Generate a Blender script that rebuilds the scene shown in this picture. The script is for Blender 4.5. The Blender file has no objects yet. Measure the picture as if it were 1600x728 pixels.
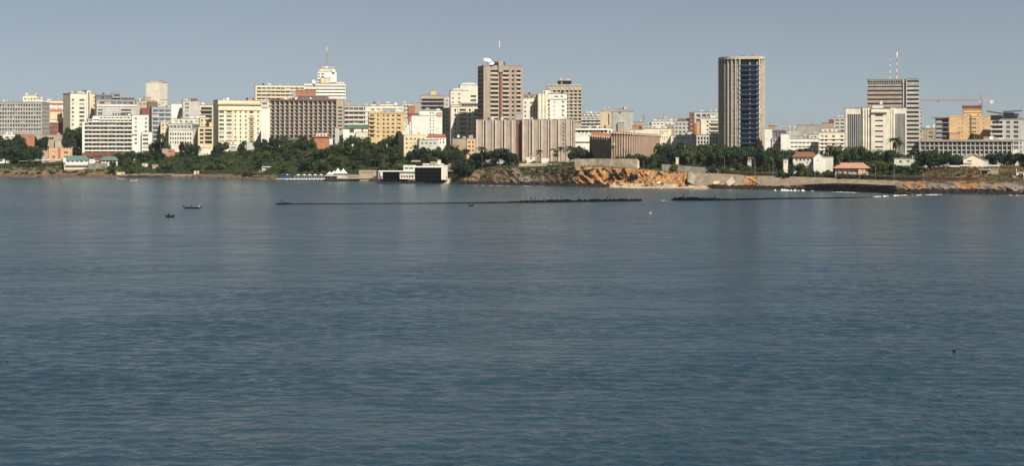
import bpy, math, random
import numpy as np
from mathutils import Vector, noise, Matrix
R = math.radians
rng = random.Random(7)
scene = bpy.context.scene
COL = scene.collection

# ------------------------------------------------------------------ camera, sky, sun, exposure
F, HC, HY = 2800.0, 25.0, 230.0           # focal length in photo pixels, eye height (ship deck), horizon row
cam = bpy.data.cameras.new('camera'); camo = bpy.data.objects.new('camera', cam); COL.objects.link(camo)
camo.location = (0, 0, HC); camo.rotation_euler = (R(90), 0, 0)
cam.sensor_fit = 'HORIZONTAL'; cam.sensor_width = 36.0; cam.lens = 36.0*F/1600.0
cam.shift_y = -(364.0-HY)/1600.0
cam.clip_start = 1.0; cam.clip_end = 30000.0
scene.camera = camo

SUN_EL, SUN_AZ = 47.0, 149.0               # azimuth clockwise from +Y: behind the camera, to its right
w = bpy.data.worlds.new('World'); scene.world = w; w.use_nodes = True
nt = w.node_tree; nt.nodes.clear()
sky = nt.nodes.new('ShaderNodeTexSky'); sky.sky_type = 'NISHITA'; sky.sun_disc = False
sky.sun_elevation = R(SUN_EL); sky.sun_rotation = R(SUN_AZ)
sky.altitude = 0; sky.air_density = 0.45; sky.dust_density = 0.2; sky.ozone_density = 3.5
bg = nt.nodes.new('ShaderNodeBackground'); bg.inputs['Strength'].default_value = 0.05
wo = nt.nodes.new('ShaderNodeOutputWorld')
hs = nt.nodes.new('ShaderNodeHueSaturation'); hs.inputs['Saturation'].default_value = 0.52; hs.inputs['Value'].default_value = 0.93
tc = nt.nodes.new('ShaderNodeTexCoord'); sm = nt.nodes.new('ShaderNodeMapping'); sm.inputs['Scale'].default_value = (1, 1, 3)
sn = nt.nodes.new('ShaderNodeTexNoise'); sn.inputs['Scale'].default_value = 2.2; sn.inputs['Detail'].default_value = 5
sr = nt.nodes.new('ShaderNodeMapRange'); sr.inputs[1].default_value = .3; sr.inputs[2].default_value = .7; sr.inputs[3].default_value = .955; sr.inputs[4].default_value = 1.035
tint = nt.nodes.new('ShaderNodeVectorMath'); tint.operation = 'MULTIPLY'; tint.inputs[1].default_value = (1.0, 1.03, .985)
unev = nt.nodes.new('ShaderNodeVectorMath'); unev.operation = 'SCALE'
nt.links.new(tc.outputs['Generated'], sm.inputs[0]); nt.links.new(sm.outputs[0], sn.inputs['Vector']); nt.links.new(sn.outputs[0], sr.inputs[0])
nt.links.new(sky.outputs[0], hs.inputs['Color']); nt.links.new(hs.outputs[0], tint.inputs[0]); nt.links.new(tint.outputs[0], unev.inputs[0]); nt.links.new(sr.outputs[0], unev.inputs['Scale']); nt.links.new(unev.outputs[0], bg.inputs[0]); nt.links.new(bg.outputs[0], wo.inputs[0])
sl = bpy.data.lights.new('sun', 'SUN'); sl.energy = 5.0; sl.angle = R(0.5); sl.color = (1.0, 0.93, 0.80)
so = bpy.data.objects.new('sun', sl); COL.objects.link(so)
sv = Vector((math.sin(R(SUN_AZ))*math.cos(R(SUN_EL)), math.cos(R(SUN_AZ))*math.cos(R(SUN_EL)), math.sin(R(SUN_EL))))
so.rotation_euler = sv.to_track_quat('Z', 'Y').to_euler()
vs = scene.view_settings; vs.view_transform = 'Standard'; vs.look = 'None'; vs.exposure = 0.45; vs.gamma = 1.0
scene.cycles.max_bounces = 6; scene.cycles.transparent_max_bounces = 8
scene.cycles.use_denoising = True

# ------------------------------------------------------------------ helpers
def PX(px, Y): return (px-800.0)*Y/F
def PZ(py, Y): return HC-(py-HY)*Y/F
def fbm(x, y, z=0.0, o=4): return noise.fractal(Vector((x, y, z)), 1.0, 2.0, o)
def lerp_table(t, x):
    if x <= t[0][0]: return t[0][1]
    for i in range(1, len(t)):
        if x <= t[i][0]:
            a, b = t[i-1], t[i]; k = (x-a[0])/(b[0]-a[0])
            return a[1]+(b[1]-a[1])*k
    return t[-1][1]

MATS = {}
def mat(name, col, rough=0.85, var=0.10, scale=0.25, streak=0.0, spec=0.25, metal=0.0, rand=0.0, trans=None, bump=0.0, bscale=1.0):
    if name in MATS: return MATS[name]
    m = bpy.data.materials.new(name); m.use_nodes = True; n = m.node_tree; ns, L = n.nodes, n.links
    p = ns['Principled BSDF']; p.inputs['Roughness'].default_value = rough; p.inputs['Metallic'].default_value = metal
    p.inputs['Specular IOR Level'].default_value = spec
    g = ns.new('ShaderNodeNewGeometry')
    no = ns.new('ShaderNodeTexNoise'); no.inputs['Scale'].default_value = scale; no.inputs['Detail'].default_value = 5
    L.new(g.outputs['Position'], no.inputs['Vector'])
    mr = ns.new('ShaderNodeMapRange'); mr.inputs[1].default_value = 0.3; mr.inputs[2].default_value = 0.7
    mr.inputs[3].default_value = 1-var; mr.inputs[4].default_value = 1+var
    L.new(no.outputs[0], mr.inputs[0]); val = mr.outputs[0]
    if streak:
        mp = ns.new('ShaderNodeMapping'); mp.inputs['Scale'].default_value = (0.9, 0.9, 0.07)
        L.new(g.outputs['Position'], mp.inputs[0])
        n2 = ns.new('ShaderNodeTexNoise'); n2.inputs['Scale'].default_value = 1.0; n2.inputs['Detail'].default_value = 3
        L.new(mp.outputs[0], n2.inputs['Vector'])
        m2 = ns.new('ShaderNodeMapRange'); m2.inputs[1].default_value = 0.45; m2.inputs[2].default_value = 0.72
        m2.inputs[3].default_value = 1.0; m2.inputs[4].default_value = 1-streak*.55
        L.new(n2.outputs[0], m2.inputs[0])
        mu = ns.new('ShaderNodeMath'); mu.operation = 'MULTIPLY'; L.new(val, mu.inputs[0]); L.new(m2.outputs[0], mu.inputs[1]); val = mu.outputs[0]
    if rand:
        oi = ns.new('ShaderNodeObjectInfo'); m3 = ns.new('ShaderNodeMapRange'); m3.inputs[3].default_value = 1-rand; m3.inputs[4].default_value = 1+rand
        L.new(oi.outputs['Random'], m3.inputs[0])
        mu = ns.new('ShaderNodeMath'); mu.operation = 'MULTIPLY'; L.new(val, mu.inputs[0]); L.new(m3.outputs[0], mu.inputs[1]); val = mu.outputs[0]
    vm = ns.new('ShaderNodeVectorMath'); vm.operation = 'SCALE'; vm.inputs[0].default_value = col
    L.new(val, vm.inputs['Scale']); L.new(vm.outputs[0], p.inputs['Base Color'])
    if bump:
        bn = ns.new('ShaderNodeTexNoise'); bn.inputs['Scale'].default_value = bscale; bn.inputs['Detail'].default_value = 6
        L.new(g.outputs['Position'], bn.inputs['Vector'])
        bb = ns.new('ShaderNodeBump'); bb.inputs['Strength'].default_value = bump; bb.inputs['Distance'].default_value = 0.5
        L.new(bn.outputs[0], bb.inputs['Height']); L.new(bb.outputs[0], p.inputs['Normal'])
    MATS[name] = m
    return m
def K(n): return MATS[n]
for nm, c, st in [
    ('white', (.80,.77,.69), .22), ('offwhite', (.66,.63,.55), .28), ('cream', (.68,.56,.37), .25), ('palecream', (.75,.68,.555), .22),
    ('yellow', (.63,.46,.25), .22), ('paleyellow', (.76,.68,.51), .18), ('peach', (.62,.43,.24), .20), ('pinkpeach', (.58,.36,.22), .25),
    ('grey', (.36,.345,.32), .30), ('palegrey', (.50,.49,.46), .28), ('bluegrey', (.34,.38,.42), .25), ('darkgrey', (.16,.16,.165), .2),
    ('beige', (.45,.39,.31), .28), ('tan', (.40,.31,.23), .25), ('pinkgrey', (.385,.312,.255), .25), ('lightrib', (.54,.46,.365), .2),
    ('brown', (.20,.13,.095), .25), ('gridbrown', (.255,.215,.195), .2), ('redbrown', (.22,.085,.065), .25), ('brick', (.42,.17,.09), .2),
    ('red', (.50,.13,.08), .2), ('curvebrown', (.30,.21,.155), .2), ('curverib', (.42,.32,.24), .2), ('black', (.012,.013,.017), 0),
    ('roofgrey', (.26,.25,.24), 0), ('rooftile', (.40,.15,.085), .1), ('roofdark', (.20,.085,.06), .1), ('roofpink', (.42,.21,.155), .1), ('roofgreen', (.10,.17,.135), .1),
    ('wallbrown', (.10,.062,.045), .25), ('walltan', (.54,.45,.33), .25), ('wallgrey', (.27,.25,.21), .3), ('revet', (.25,.20,.145), .3),
    ('navy', (.018,.028,.06), .1), ('bluefascia', (.035,.065,.16), .1), ('bluepaint', (.035,.085,.19), .1), ('steel', (.30,.30,.30), 0),
    ('crane', (.36,.25,.16), 0), ('mastred', (.50,.10,.08), 0), ('bark', (.10,.075,.055), 0), ('wood', (.07,.05,.036), 0), ('sandblock', (.60,.50,.30), .1),  # wood is darkened to carry the shadow under the jetty deck
    ('canvas', (.82,.79,.70), 0), ('glassroof', (.25,.33,.38), 0), ('hull', (.006,.009,.014), 0), ('metalsheet', (.45,.50,.54), .1)]:
    mat(nm, c, streak=st*1.5 if nm in ('revet', 'walltan', 'wallgrey') else st, var=.3 if nm in ('revet', 'walltan', 'wallgrey') else .12, rough=0.85 if nm not in ('navy', 'bluefascia') else .5)
mat('glass_dark', (.020,.026,.034), rough=.12, var=.2, spec=.5)
mat('glass_blue', (.05,.075,.11), rough=.12, var=.2, spec=.5)
mat('glass_grey', (.10,.105,.11), rough=.25, var=.2, spec=.5)
mat('curtain', (.36,.34,.30), rough=.6, var=.2, spec=.4)
mat('skin', (.035,.02,.014), rough=.6, spec=.1); mat('cloth_dark', (.007,.007,.009), spec=.05); mat('cloth_red', (.35,.05,.04)); mat('cloth_white', (.6,.6,.58)); mat('cloth_blue', (.05,.10,.25))
mat('carpaint_white', (.75,.75,.73), rough=.3, spec=.5); mat('carpaint_dark', (.05,.05,.06), rough=.3, spec=.5); mat('carpaint_silver', (.45,.46,.48), rough=.3, spec=.5)
mat('tyre', (.02,.02,.02)); mat('rock', (.034,.026,.024), spec=.06, var=.5, scale=.5, bump=.5, bscale=.8); mat('blackrock', (.005,.005,.006), spec=.04, var=.5, scale=.6, bump=.5, bscale=.8)
mat('brownrock', (.14,.085,.06), var=.45, scale=.4, bump=.5, bscale=.8)

def link(o, parent=None):
    COL.objects.link(o)
    if parent is not None: o.parent = parent
    return o
def mesh(name, V, Fc, m, smooth=False):
    me = bpy.data.meshes.new(name); me.from_pydata(V, [], Fc)
    for x in (m if isinstance(m, (list, tuple)) else [m]): me.materials.append(K(x) if isinstance(x, str) else x)
    if smooth: me.shade_smooth()
    me.update()
    return me
def obj(name, V, Fc, m, parent=None, smooth=False):
    return link(bpy.data.objects.new(name, mesh(name, V, Fc, m, smooth)), parent)
def tag(o, label, cat=None, group=None, kind=None):
    if label: o['label'] = label
    if cat: o['category'] = cat
    if group: o['group'] = group
    if kind: o['kind'] = kind
    return o
def empty(name, loc, rz=0.0):
    o = bpy.data.objects.new(name, None); link(o); o.location = loc; o.rotation_euler = (0, 0, rz); o.empty_display_size = 1
    return o
BOXF = [(0,3,2,1), (4,5,6,7), (0,1,5,4), (1,2,6,5), (2,3,7,6), (3,0,4,7)]
def boxv(x0, x1, y0, y1, z0, z1): return [(x0,y0,z0),(x1,y0,z0),(x1,y1,z0),(x0,y1,z0),(x0,y0,z1),(x1,y0,z1),(x1,y1,z1),(x0,y1,z1)]
def addbox(V, Fc, x0, x1, y0, y1, z0, z1):
    n = len(V); V += boxv(x0, x1, y0, y1, z0, z1); Fc += [tuple(i+n for i in f) for f in BOXF]
def addtube(V, Fc, p, q, r0, r1=None, k=6):
    r1 = r0 if r1 is None else r1
    p, q = Vector(p), Vector(q); d = (q-p).normalized()
    a = d.cross(Vector((0,0,1))) if abs(d.z) < .95 else d.cross(Vector((1,0,0)))
    a.normalize(); b = d.cross(a); n = len(V)
    for c, r in ((p, r0), (q, r1)):
        for i in range(k):
            t = 2*math.pi*i/k; V.append(tuple(c+a*(r*math.cos(t))+b*(r*math.sin(t))))
    for i in range(k): j = (i+1) % k; Fc.append((n+i, n+j, n+k+j, n+k+i))
    Fc.append(tuple(n+i for i in range(k-1, -1, -1))); Fc.append(tuple(n+k+i for i in range(k)))
UB = {}
def ubox(name, x0, x1, y0, y1, z0, z1, m, parent):
    """a box part: shared unit mesh, scaled"""
    if m not in UB: UB[m] = mesh('box_'+m, boxv(0,1,0,1,0,1), BOXF, m)
    o = bpy.data.objects.new(name, UB[m]); o.location = (x0, y0, z0); o.scale = (max(x1-x0,.01), max(y1-y0,.01), max(z1-z0,.01))
    return link(o, parent)
def tube(name, p, q, r, m, parent=None, r1=None, k=6):
    V, Fc = [], []; addtube(V, Fc, p, q, r, r1, k); return obj(name, V, Fc, m, parent)

# ------------------------------------------------------------------ the lie of the land
SHORE = [(-900,274),(-300,275),(0,277),(150,277.5),(300,278),(380,279.6),(430,281),(560,283.2),(640,285),(720,288),(850,289.7),(900,291.5),(960,292.8),(1100,294.5),(1180,296),(1270,298),(1350,300),(1430,302),(1600,304),(2000,306),(2600,308)]
def shoreY(u): return HC*F/(lerp_table(SHORE, u)-HY)
DS = [-30, 0, 4, 10, 20, 40, 80, 150, 300, 600, 4000]
PROF = [(-900,[-4,0,1.3,2.5,4,8,14,21,26,28,30]),(300,[-4,0,1.3,2.5,4,8,14,21,26,28,30]),(450,[-4,0,1.2,2.5,5,11,18,22,26,28,30]),
 (600,[-4,0,1,2.5,5,10,16,21,25,27,30]),(700,[-4,0,1,3,6,9,13,17,22,25,28]),(735,[-4,0,1.2,4,8,12,14,15,18,22,26]),(770,[-4,0,1.4,6,11,13.4,14,15,18,22,26]),
 (850,[-4,0,1.2,5,10.5,13,13.6,15,18,22,26]),(900,[-4,0,1.1,6,12.6,13.2,13.6,14.5,18,22,26]),(960,[-4,0,.7,4,12.0,12.8,13.2,14,17,20,25]),
 (1080,[-4,0,.7,2.6,8.6,9.8,11.5,13,17,20,24]),(1160,[-4,0,1,3.6,7.4,8.1,10,13,16,18,22]),(1270,[-4,0,1,3.2,6.4,7.0,9.5,12,15,18,22]),
 (1430,[-4,0,1.2,3.8,5.6,8.6,11.4,13,14.5,17,22]),(1520,[-4,0,1.2,4.0,5.8,9.4,14.2,14.8,15,17,22]),(1600,[-4,0,1.2,4.2,5.9,8.5,12.8,14,15,17,22]),(2600,[-4,0,1.2,4.2,5.9,8.5,12,14,15,17,22])]
def prof_z(u, d):
    for i in range(1, len(PROF)):
        if u <= PROF[i][0] or i == len(PROF)-1:
            a, b = PROF[i-1], PROF[i]; k = min(1, max(0, (u-a[0])/(b[0]-a[0]))); break
    for j in range(1, len(DS)):
        if d <= DS[j] or j == len(DS)-1:
            t = min(1, max(0, (d-DS[j-1])/(DS[j]-DS[j-1])))
            za = a[1][j-1]+(a[1][j]-a[1][j-1])*t; zb = b[1][j-1]+(b[1][j]-b[1][j-1])*t
            return za+(zb-za)*k
def ground(X, Y):
    u = 800+F*X/Y; return prof_z(u, Y-shoreY(u))
def at_d(u, d): Y = shoreY(u)+d; return PX(u, Y), Y

def lerp3(a, b, t): return tuple(a[i]+(b[i]-a[i])*t for i in range(3))
def make_terrain():
    us = list(np.arange(-900, -20, 40))+list(np.arange(-20, 1620, 2.5))+list(np.arange(1620, 2600, 40))
    ds = [-30,-10,-3,-1,0,1,2,3,4,5.2,6.5,8,9.5,11,12.5,14,15.5,17,18.5,20,22,24,27,30,34,38,43,50,60,72,85,100,120,145,170,200,250,300,400,600,1000,2000,4000]
    V, C = [], []
    for u in us:
        Ys = shoreY(u)
        for d in ds:
            z = prof_z(u, d); zs = prof_z(u, d+2)-prof_z(u, d-2); steep = min(1, abs(zs)/2.2)
            X0 = PX(u, Ys)
            n1 = fbm(X0*.10, d*.12, 1.3); n2 = fbm(X0*.33, z*.4, 7.1)
            dd = d
            if -2 < d < 60:
                k = min(1, (d+2)/4)*min(1, (60-d)/20)
                gul = abs(fbm(X0*.16+d*.10, z*.05, 2.2, 3)); cr = abs(fbm(X0*.5, z*.55, 6.6, 3))
                dd = d+k*(n1*3.6*(0.3+steep)+n2*2.2*steep+(5.5*(.35-gul)+2.2*(.3-cr))*steep)
                z += k*(n1*.5+n2*.35)*(.4+steep)
            Y = Ys+dd; X = PX(u, Y)
            V.append((X, Y, z))
            # earth, sand, grass: the ground's own colours
            n3 = fbm(X0*.05, d*.05, 3.3); n4 = fbm(X0*.22+d*.18, d*.12-X0*.05, 9.7, 5)
            grass = lerp3((.022,.036,.013), (.050,.055,.022), min(1, max(0, .5+n3)))
            dry = (.20,.125,.055)
            earth = lerp3(lerp3((.27,.17,.105), (.21,.185,.16), max(0, min(1, .5+2*n3))), (.095,.068,.052), min(1, max(0, .5+1.6*n4)))
            orange = lerp3((.52,.285,.11), (.30,.15,.07), min(1, max(0, .5+1.8*n4)))
            sand = (.46,.36,.24)
            rockc = (.035,.028,.028)
            on = max(0, min(1, (u-890)/14))*max(0, min(1, (1092-u)/8)) + max(0, min(1, (u-1150)/6))*max(0, min(1, (1188-u)/6)) + max(0, min(1, (u-1392)/6))*max(0, min(1, (1600-u)/80))*max(0, min(.8, .1+2.6*fbm(u*.06, 4.4)))
            on = min(1, on)*(1 if n4 > -.22 else .25)
            cliff = lerp3(earth, orange, on)
            if u < 715:
                c = lerp3(grass, (.30,.20,.12) if u > 185 else (.19,.135,.085), max(0, min(1, ((14 if u > 185 else 34)-d)/8+(1 if u > 185 else 4)*n4)))
            else:
                c = cliff if d < 24+5*n4 else grass
                if 715 < u < 900 and n4 > .25 and d < 22: c = lerp3(c, grass, .6)
            if u > 1440 and d > 24: c = lerp3(dry, grass, max(0, min(1, .35+n3*1.2)))
            if z < 1.9+n4*1.5: c = rockc
            if 942 < u < 1112 and d < 9.5 and z < 2.3: c = sand
            C.append((*c, 1))
    nd = len(ds); Fc = [(i*nd+j, (i+1)*nd+j, (i+1)*nd+j+1, i*nd+j+1) for i in range(len(us)-1) for j in range(nd-1)]
    m = bpy.data.materials.new('terrain'); m.use_nodes = True; n = m.node_tree; p = n.nodes['Principled BSDF']; p.inputs['Roughness'].default_value = .95; p.inputs['Specular IOR Level'].default_value = .1
    vc = n.nodes.new('ShaderNodeVertexColor'); vc.layer_name = 'Col'
    g = n.nodes.new('ShaderNodeNewGeometry'); no = n.nodes.new('ShaderNodeTexNoise'); no.inputs['Scale'].default_value = .7; no.inputs['Detail'].default_value = 8; no.inputs['Roughness'].default_value = .7
    n.links.new(g.outputs['Position'], no.inputs['Vector'])
    mr = n.nodes.new('ShaderNodeMapRange'); mr.inputs[1].default_value = .35; mr.inputs[2].default_value = .65; mr.inputs[3].default_value = .55; mr.inputs[4].default_value = 1.35
    n.links.new(no.outputs[0], mr.inputs[0])
    vm = n.nodes.new('ShaderNodeVectorMath'); vm.operation = 'SCALE'; n.links.new(vc.outputs[0], vm.inputs[0]); n.links.new(mr.outputs[0], vm.inputs['Scale']); n.links.new(vm.outputs[0], p.inputs['Base Color'])
    bb = n.nodes.new('ShaderNodeBump'); bb.inputs['Strength'].default_value = .8; bb.inputs['Distance'].default_value = .8; n.links.new(no.outputs[0], bb.inputs['Height']); n.links.new(bb.outputs[0], p.inputs['Normal'])
    me = mesh('terrain', V, Fc, m)
    ca = me.color_attributes.new('Col', 'FLOAT_COLOR', 'POINT'); ca.data.foreach_set('color', np.array(C, 'f').ravel())
    o = link(bpy.data.objects.new('terrain', me)); tag(o, 'coastal land rising from the shore with orange earth cliffs', kind='structure')
make_terrain()

WS, WC, WR, WROUGH = .55, .55, .09, .20
WA, WL, WN = .0040, 4.5, 56
def make_sea():
    m = bpy.data.materials.new('seawater'); m.use_nodes = True; n = m.node_tree; ns, L = n.nodes, n.links
    p = ns['Principled BSDF']; p.inputs['Base Color'].default_value = (.012,.030,.042,1); p.inputs['Roughness'].default_value = WROUGH; p.inputs['IOR'].default_value = 1.333
    g = ns.new('ShaderNodeNewGeometry')
    def nz(sx, sy, scale, detail, rough=.5):
        mp = ns.new('ShaderNodeMapping'); mp.inputs['Scale'].default_value = (sx, sy, 1); L.new(g.outputs['Position'], mp.inputs[0])
        t = ns.new('ShaderNodeTexNoise'); t.inputs['Scale'].default_value = scale; t.inputs['Detail'].default_value = detail; t.inputs['Roughness'].default_value = rough
        L.new(mp.outputs[0], t.inputs['Vector']); return t.outputs[0]
    def mad(a, k, b=None):
        x = ns.new('ShaderNodeMath'); x.operation = 'MULTIPLY_ADD'; L.new(a, x.inputs[0]); x.inputs[1].default_value = k
        if b is None: x.inputs[2].default_value = 0
        else: L.new(b, x.inputs[2])
        return x.outputs[0]
    def rng_(a, lo, hi, o0, o1):
        x = ns.new('ShaderNodeMapRange'); x.inputs[1].default_value = lo; x.inputs[2].default_value = hi; x.inputs[3].default_value = o0; x.inputs[4].default_value = o1; L.new(a, x.inputs[0]); return x.outputs[0]
    def mul(a, b):
        x = ns.new('ShaderNodeMath'); x.operation = 'MULTIPLY'; L.new(a, x.inputs[0]); L.new(b, x.inputs[1]); return x.outputs[0]
    big = rng_(nz(.3, 1.0, .010, 3), .38, .64, .65, 1.2)          # wind patches
    gust = rng_(nz(.6, 1.0, .09, 3, .6), .42, .66, .35, 2.0)       # groups of steeper wavelets
    chop = nz(1.35, 1.0, .70, 3, .5); rip = nz(.9, 1.0, 2.4, 2, .5); swell = nz(1.0, 1.0, .17, 3, .55)
    h = mad(swell, WS, mad(mul(chop, gust), WC, mad(rip, WR)))
    bb = ns.new('ShaderNodeBump'); bb.inputs['Distance'].default_value = 1.0; L.new(h, bb.inputs['Height']); L.new(big, bb.inputs['Strength']); L.new(bb.outputs[0], p.inputs['Normal'])
    # greener water over the shallows inside the breakwaters
    sp = ns.new('ShaderNodeSeparateXYZ'); L.new(g.outputs['Position'], sp.inputs[0])
    sh = ns.new('ShaderNodeMapRange'); sh.inputs[1].default_value = 760; sh.inputs[2].default_value = 1100; L.new(sp.outputs['Y'], sh.inputs[0])
    mx = ns.new('ShaderNodeMix'); mx.data_type = 'RGBA'; mx.inputs[6].default_value = (.018,.046,.067,1); mx.inputs[7].default_value = (.028,.066,.085,1)
    L.new(sh.outputs[0], mx.inputs[0]); L.new(mx.outputs[2], p.inputs['Base Color'])
    # one sheet to the horizon; round the ship the wavelets are real relief that dies out with distance
    x0, x1, y0, y1 = -140., 140., 105., 470.
    xs = np.linspace(x0, x1, 520); ys = np.linspace(y0, y1, 960); X, Y = np.meshgrid(xs, ys); Z = np.zeros_like(X); rr = np.random.RandomState(5)
    for k in range(WN):
        lam = 1.0*(WL/1.0)**rr.rand(); th = rr.normal(0, .6)+.15; kx, ky = math.sin(th)*2*math.pi/lam, math.cos(th)*2*math.pi/lam
        Z += (WA*lam**.9)*np.sin(kx*X+ky*Y+rr.uniform(0, 6.28)+.8*np.sin(.06*X+.08*Y+k))
    Z *= .75+.45*np.sin(.031*X+.045*Y+1.)*np.sin(.063*Y-.04*X)
    def ramp(a, lo, hi): return np.clip((a-lo)/(hi-lo), 0, 1)
    Z *= ramp(X, x0, x0+12)*ramp(-X, -x1, -x1+12)*ramp(Y, y0, y0+8)*ramp(-Y, -y1, -200)
    nx, ny = len(xs), len(ys); V = np.stack([X, Y, Z], -1).reshape(-1, 3); idx = np.arange(nx*ny).reshape(ny, nx)
    Q = np.stack([idx[:-1, :-1], idx[:-1, 1:], idx[1:, 1:], idx[1:, :-1]], -1).reshape(-1, 4)
    s = 7000; n0 = nx*ny; a, b_, c, d = idx[0, 0], idx[0, -1], idx[-1, -1], idx[-1, 0]
    V = np.vstack([V, [(-s,-2000,0),(s,-2000,0),(s,s,0),(-s,s,0)]]); Q = np.vstack([Q, [(n0, n0+1, b_, a), (n0+1, n0+2, c, b_), (n0+2, n0+3, d, c), (n0+3, n0, a, d)]])
    me = bpy.data.meshes.new('sea'); me.vertices.add(len(V)); me.vertices.foreach_set('co', V.astype('f').ravel()); me.loops.add(Q.size); me.loops.foreach_set('vertex_index', Q.astype('i').ravel()); me.polygons.add(len(Q)); me.polygons.foreach_set('loop_start', np.arange(0, Q.size, 4, dtype='i'))
    me.update(calc_edges=True); me.materials.append(m); me.polygons.foreach_set('use_smooth', np.ones(len(Q), bool)); me.update()
    o = link(bpy.data.objects.new('sea', me)); tag(o, 'grey blue rippled sea', kind='structure')
make_sea()

# ------------------------------------------------------------------ buildings
def C(a, n, pitch, wd): return [(a+i*pitch, a+i*pitch+wd) for i in range(n)]
WM = {}
def win_mesh(wd, h, gl, fr):
    k = (round(wd*5), round(h*5), gl, fr)
    if k in WM: return WM[k]
    V, Fc = [(0,0,0),(wd,0,0),(wd,0,h),(0,0,h)], [(0,1,2,3)]
    t = min(.12, wd*.08, h*.08)
    addbox(V, Fc, 0, wd, -.07, -.003, 0, t); addbox(V, Fc, 0, wd, -.07, -.003, h-t, h)
    nm = max(1, round(wd/1.3)) if wd > 1.5 else 0
    for i in range(nm+2 if nm else 2):
        xx = (wd-t)*i/(nm+1 if nm else 1)
        if nm > 4 and 0 < i < nm+1 and i % 2: continue
        addbox(V, Fc, xx, xx+t, -.07, -.003, t, h-t)
    me = mesh('window', V, Fc, [gl, fr]); 
    for i, q in enumerate(me.polygons): q.material_index = 0 if i == 0 else 1
    WM[k] = me; return me
GL = ['glass_dark']*5+['glass_blue']*2+['glass_grey']*3+['curtain']*2
GLB = ['glass_dark']*6+['glass_blue']*2+['glass_grey']*2+['curtain']
def panel(V, Fc, o, ud, u0, u1, z0, z1, cols, rows, depth, skip=()):
    """wall strip with real recessed openings; o = origin xy, ud = direction xy, inward normal = left of ud"""
    nx, ny = -ud[1], ud[0]
    cols = [(max(u0, a), min(u1, b)) for a, b in cols if b > u0+.05 and a < u1-.05]; rows = sorted((max(z0, a), min(z1, b)) for a, b in rows if b > z0+.2 and a < z1-.05)
    us = sorted({u0, u1, *[x for c in cols for x in c]}); zs = sorted({z0, z1, *[x for c in rows for x in c]})
    def pt(u, z, d=0): return (o[0]+ud[0]*u+nx*d, o[1]+ud[1]*u+ny*d, z)
    holes = []
    for i in range(len(us)-1):
        uc = (us[i]+us[i+1])/2; inc = any(a <= uc <= b for a, b in cols)
        for j in range(len(zs)-1):
            zc = (zs[j]+zs[j+1])/2
            if inc and any(a <= zc <= b for a, b in rows):
                holes.append((us[i], us[i+1], zs[j], zs[j+1])); a, b, c, d = holes[-1]; n = len(V)
                V += [pt(a,c),pt(b,c),pt(b,d),pt(a,d),pt(a,c,depth),pt(b,c,depth),pt(b,d,depth),pt(a,d,depth)]
                Fc += [(n,n+1,n+5,n+4),(n+1,n+2,n+6,n+5),(n+2,n+3,n+7,n+6),(n+3,n,n+4,n+7)]
            else:
                n = len(V); V += [pt(us[i],zs[j]),pt(us[i+1],zs[j]),pt(us[i+1],zs[j+1]),pt(us[i],zs[j+1])]; Fc.append((n,n+1,n+2,n+3))
    return holes
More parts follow.
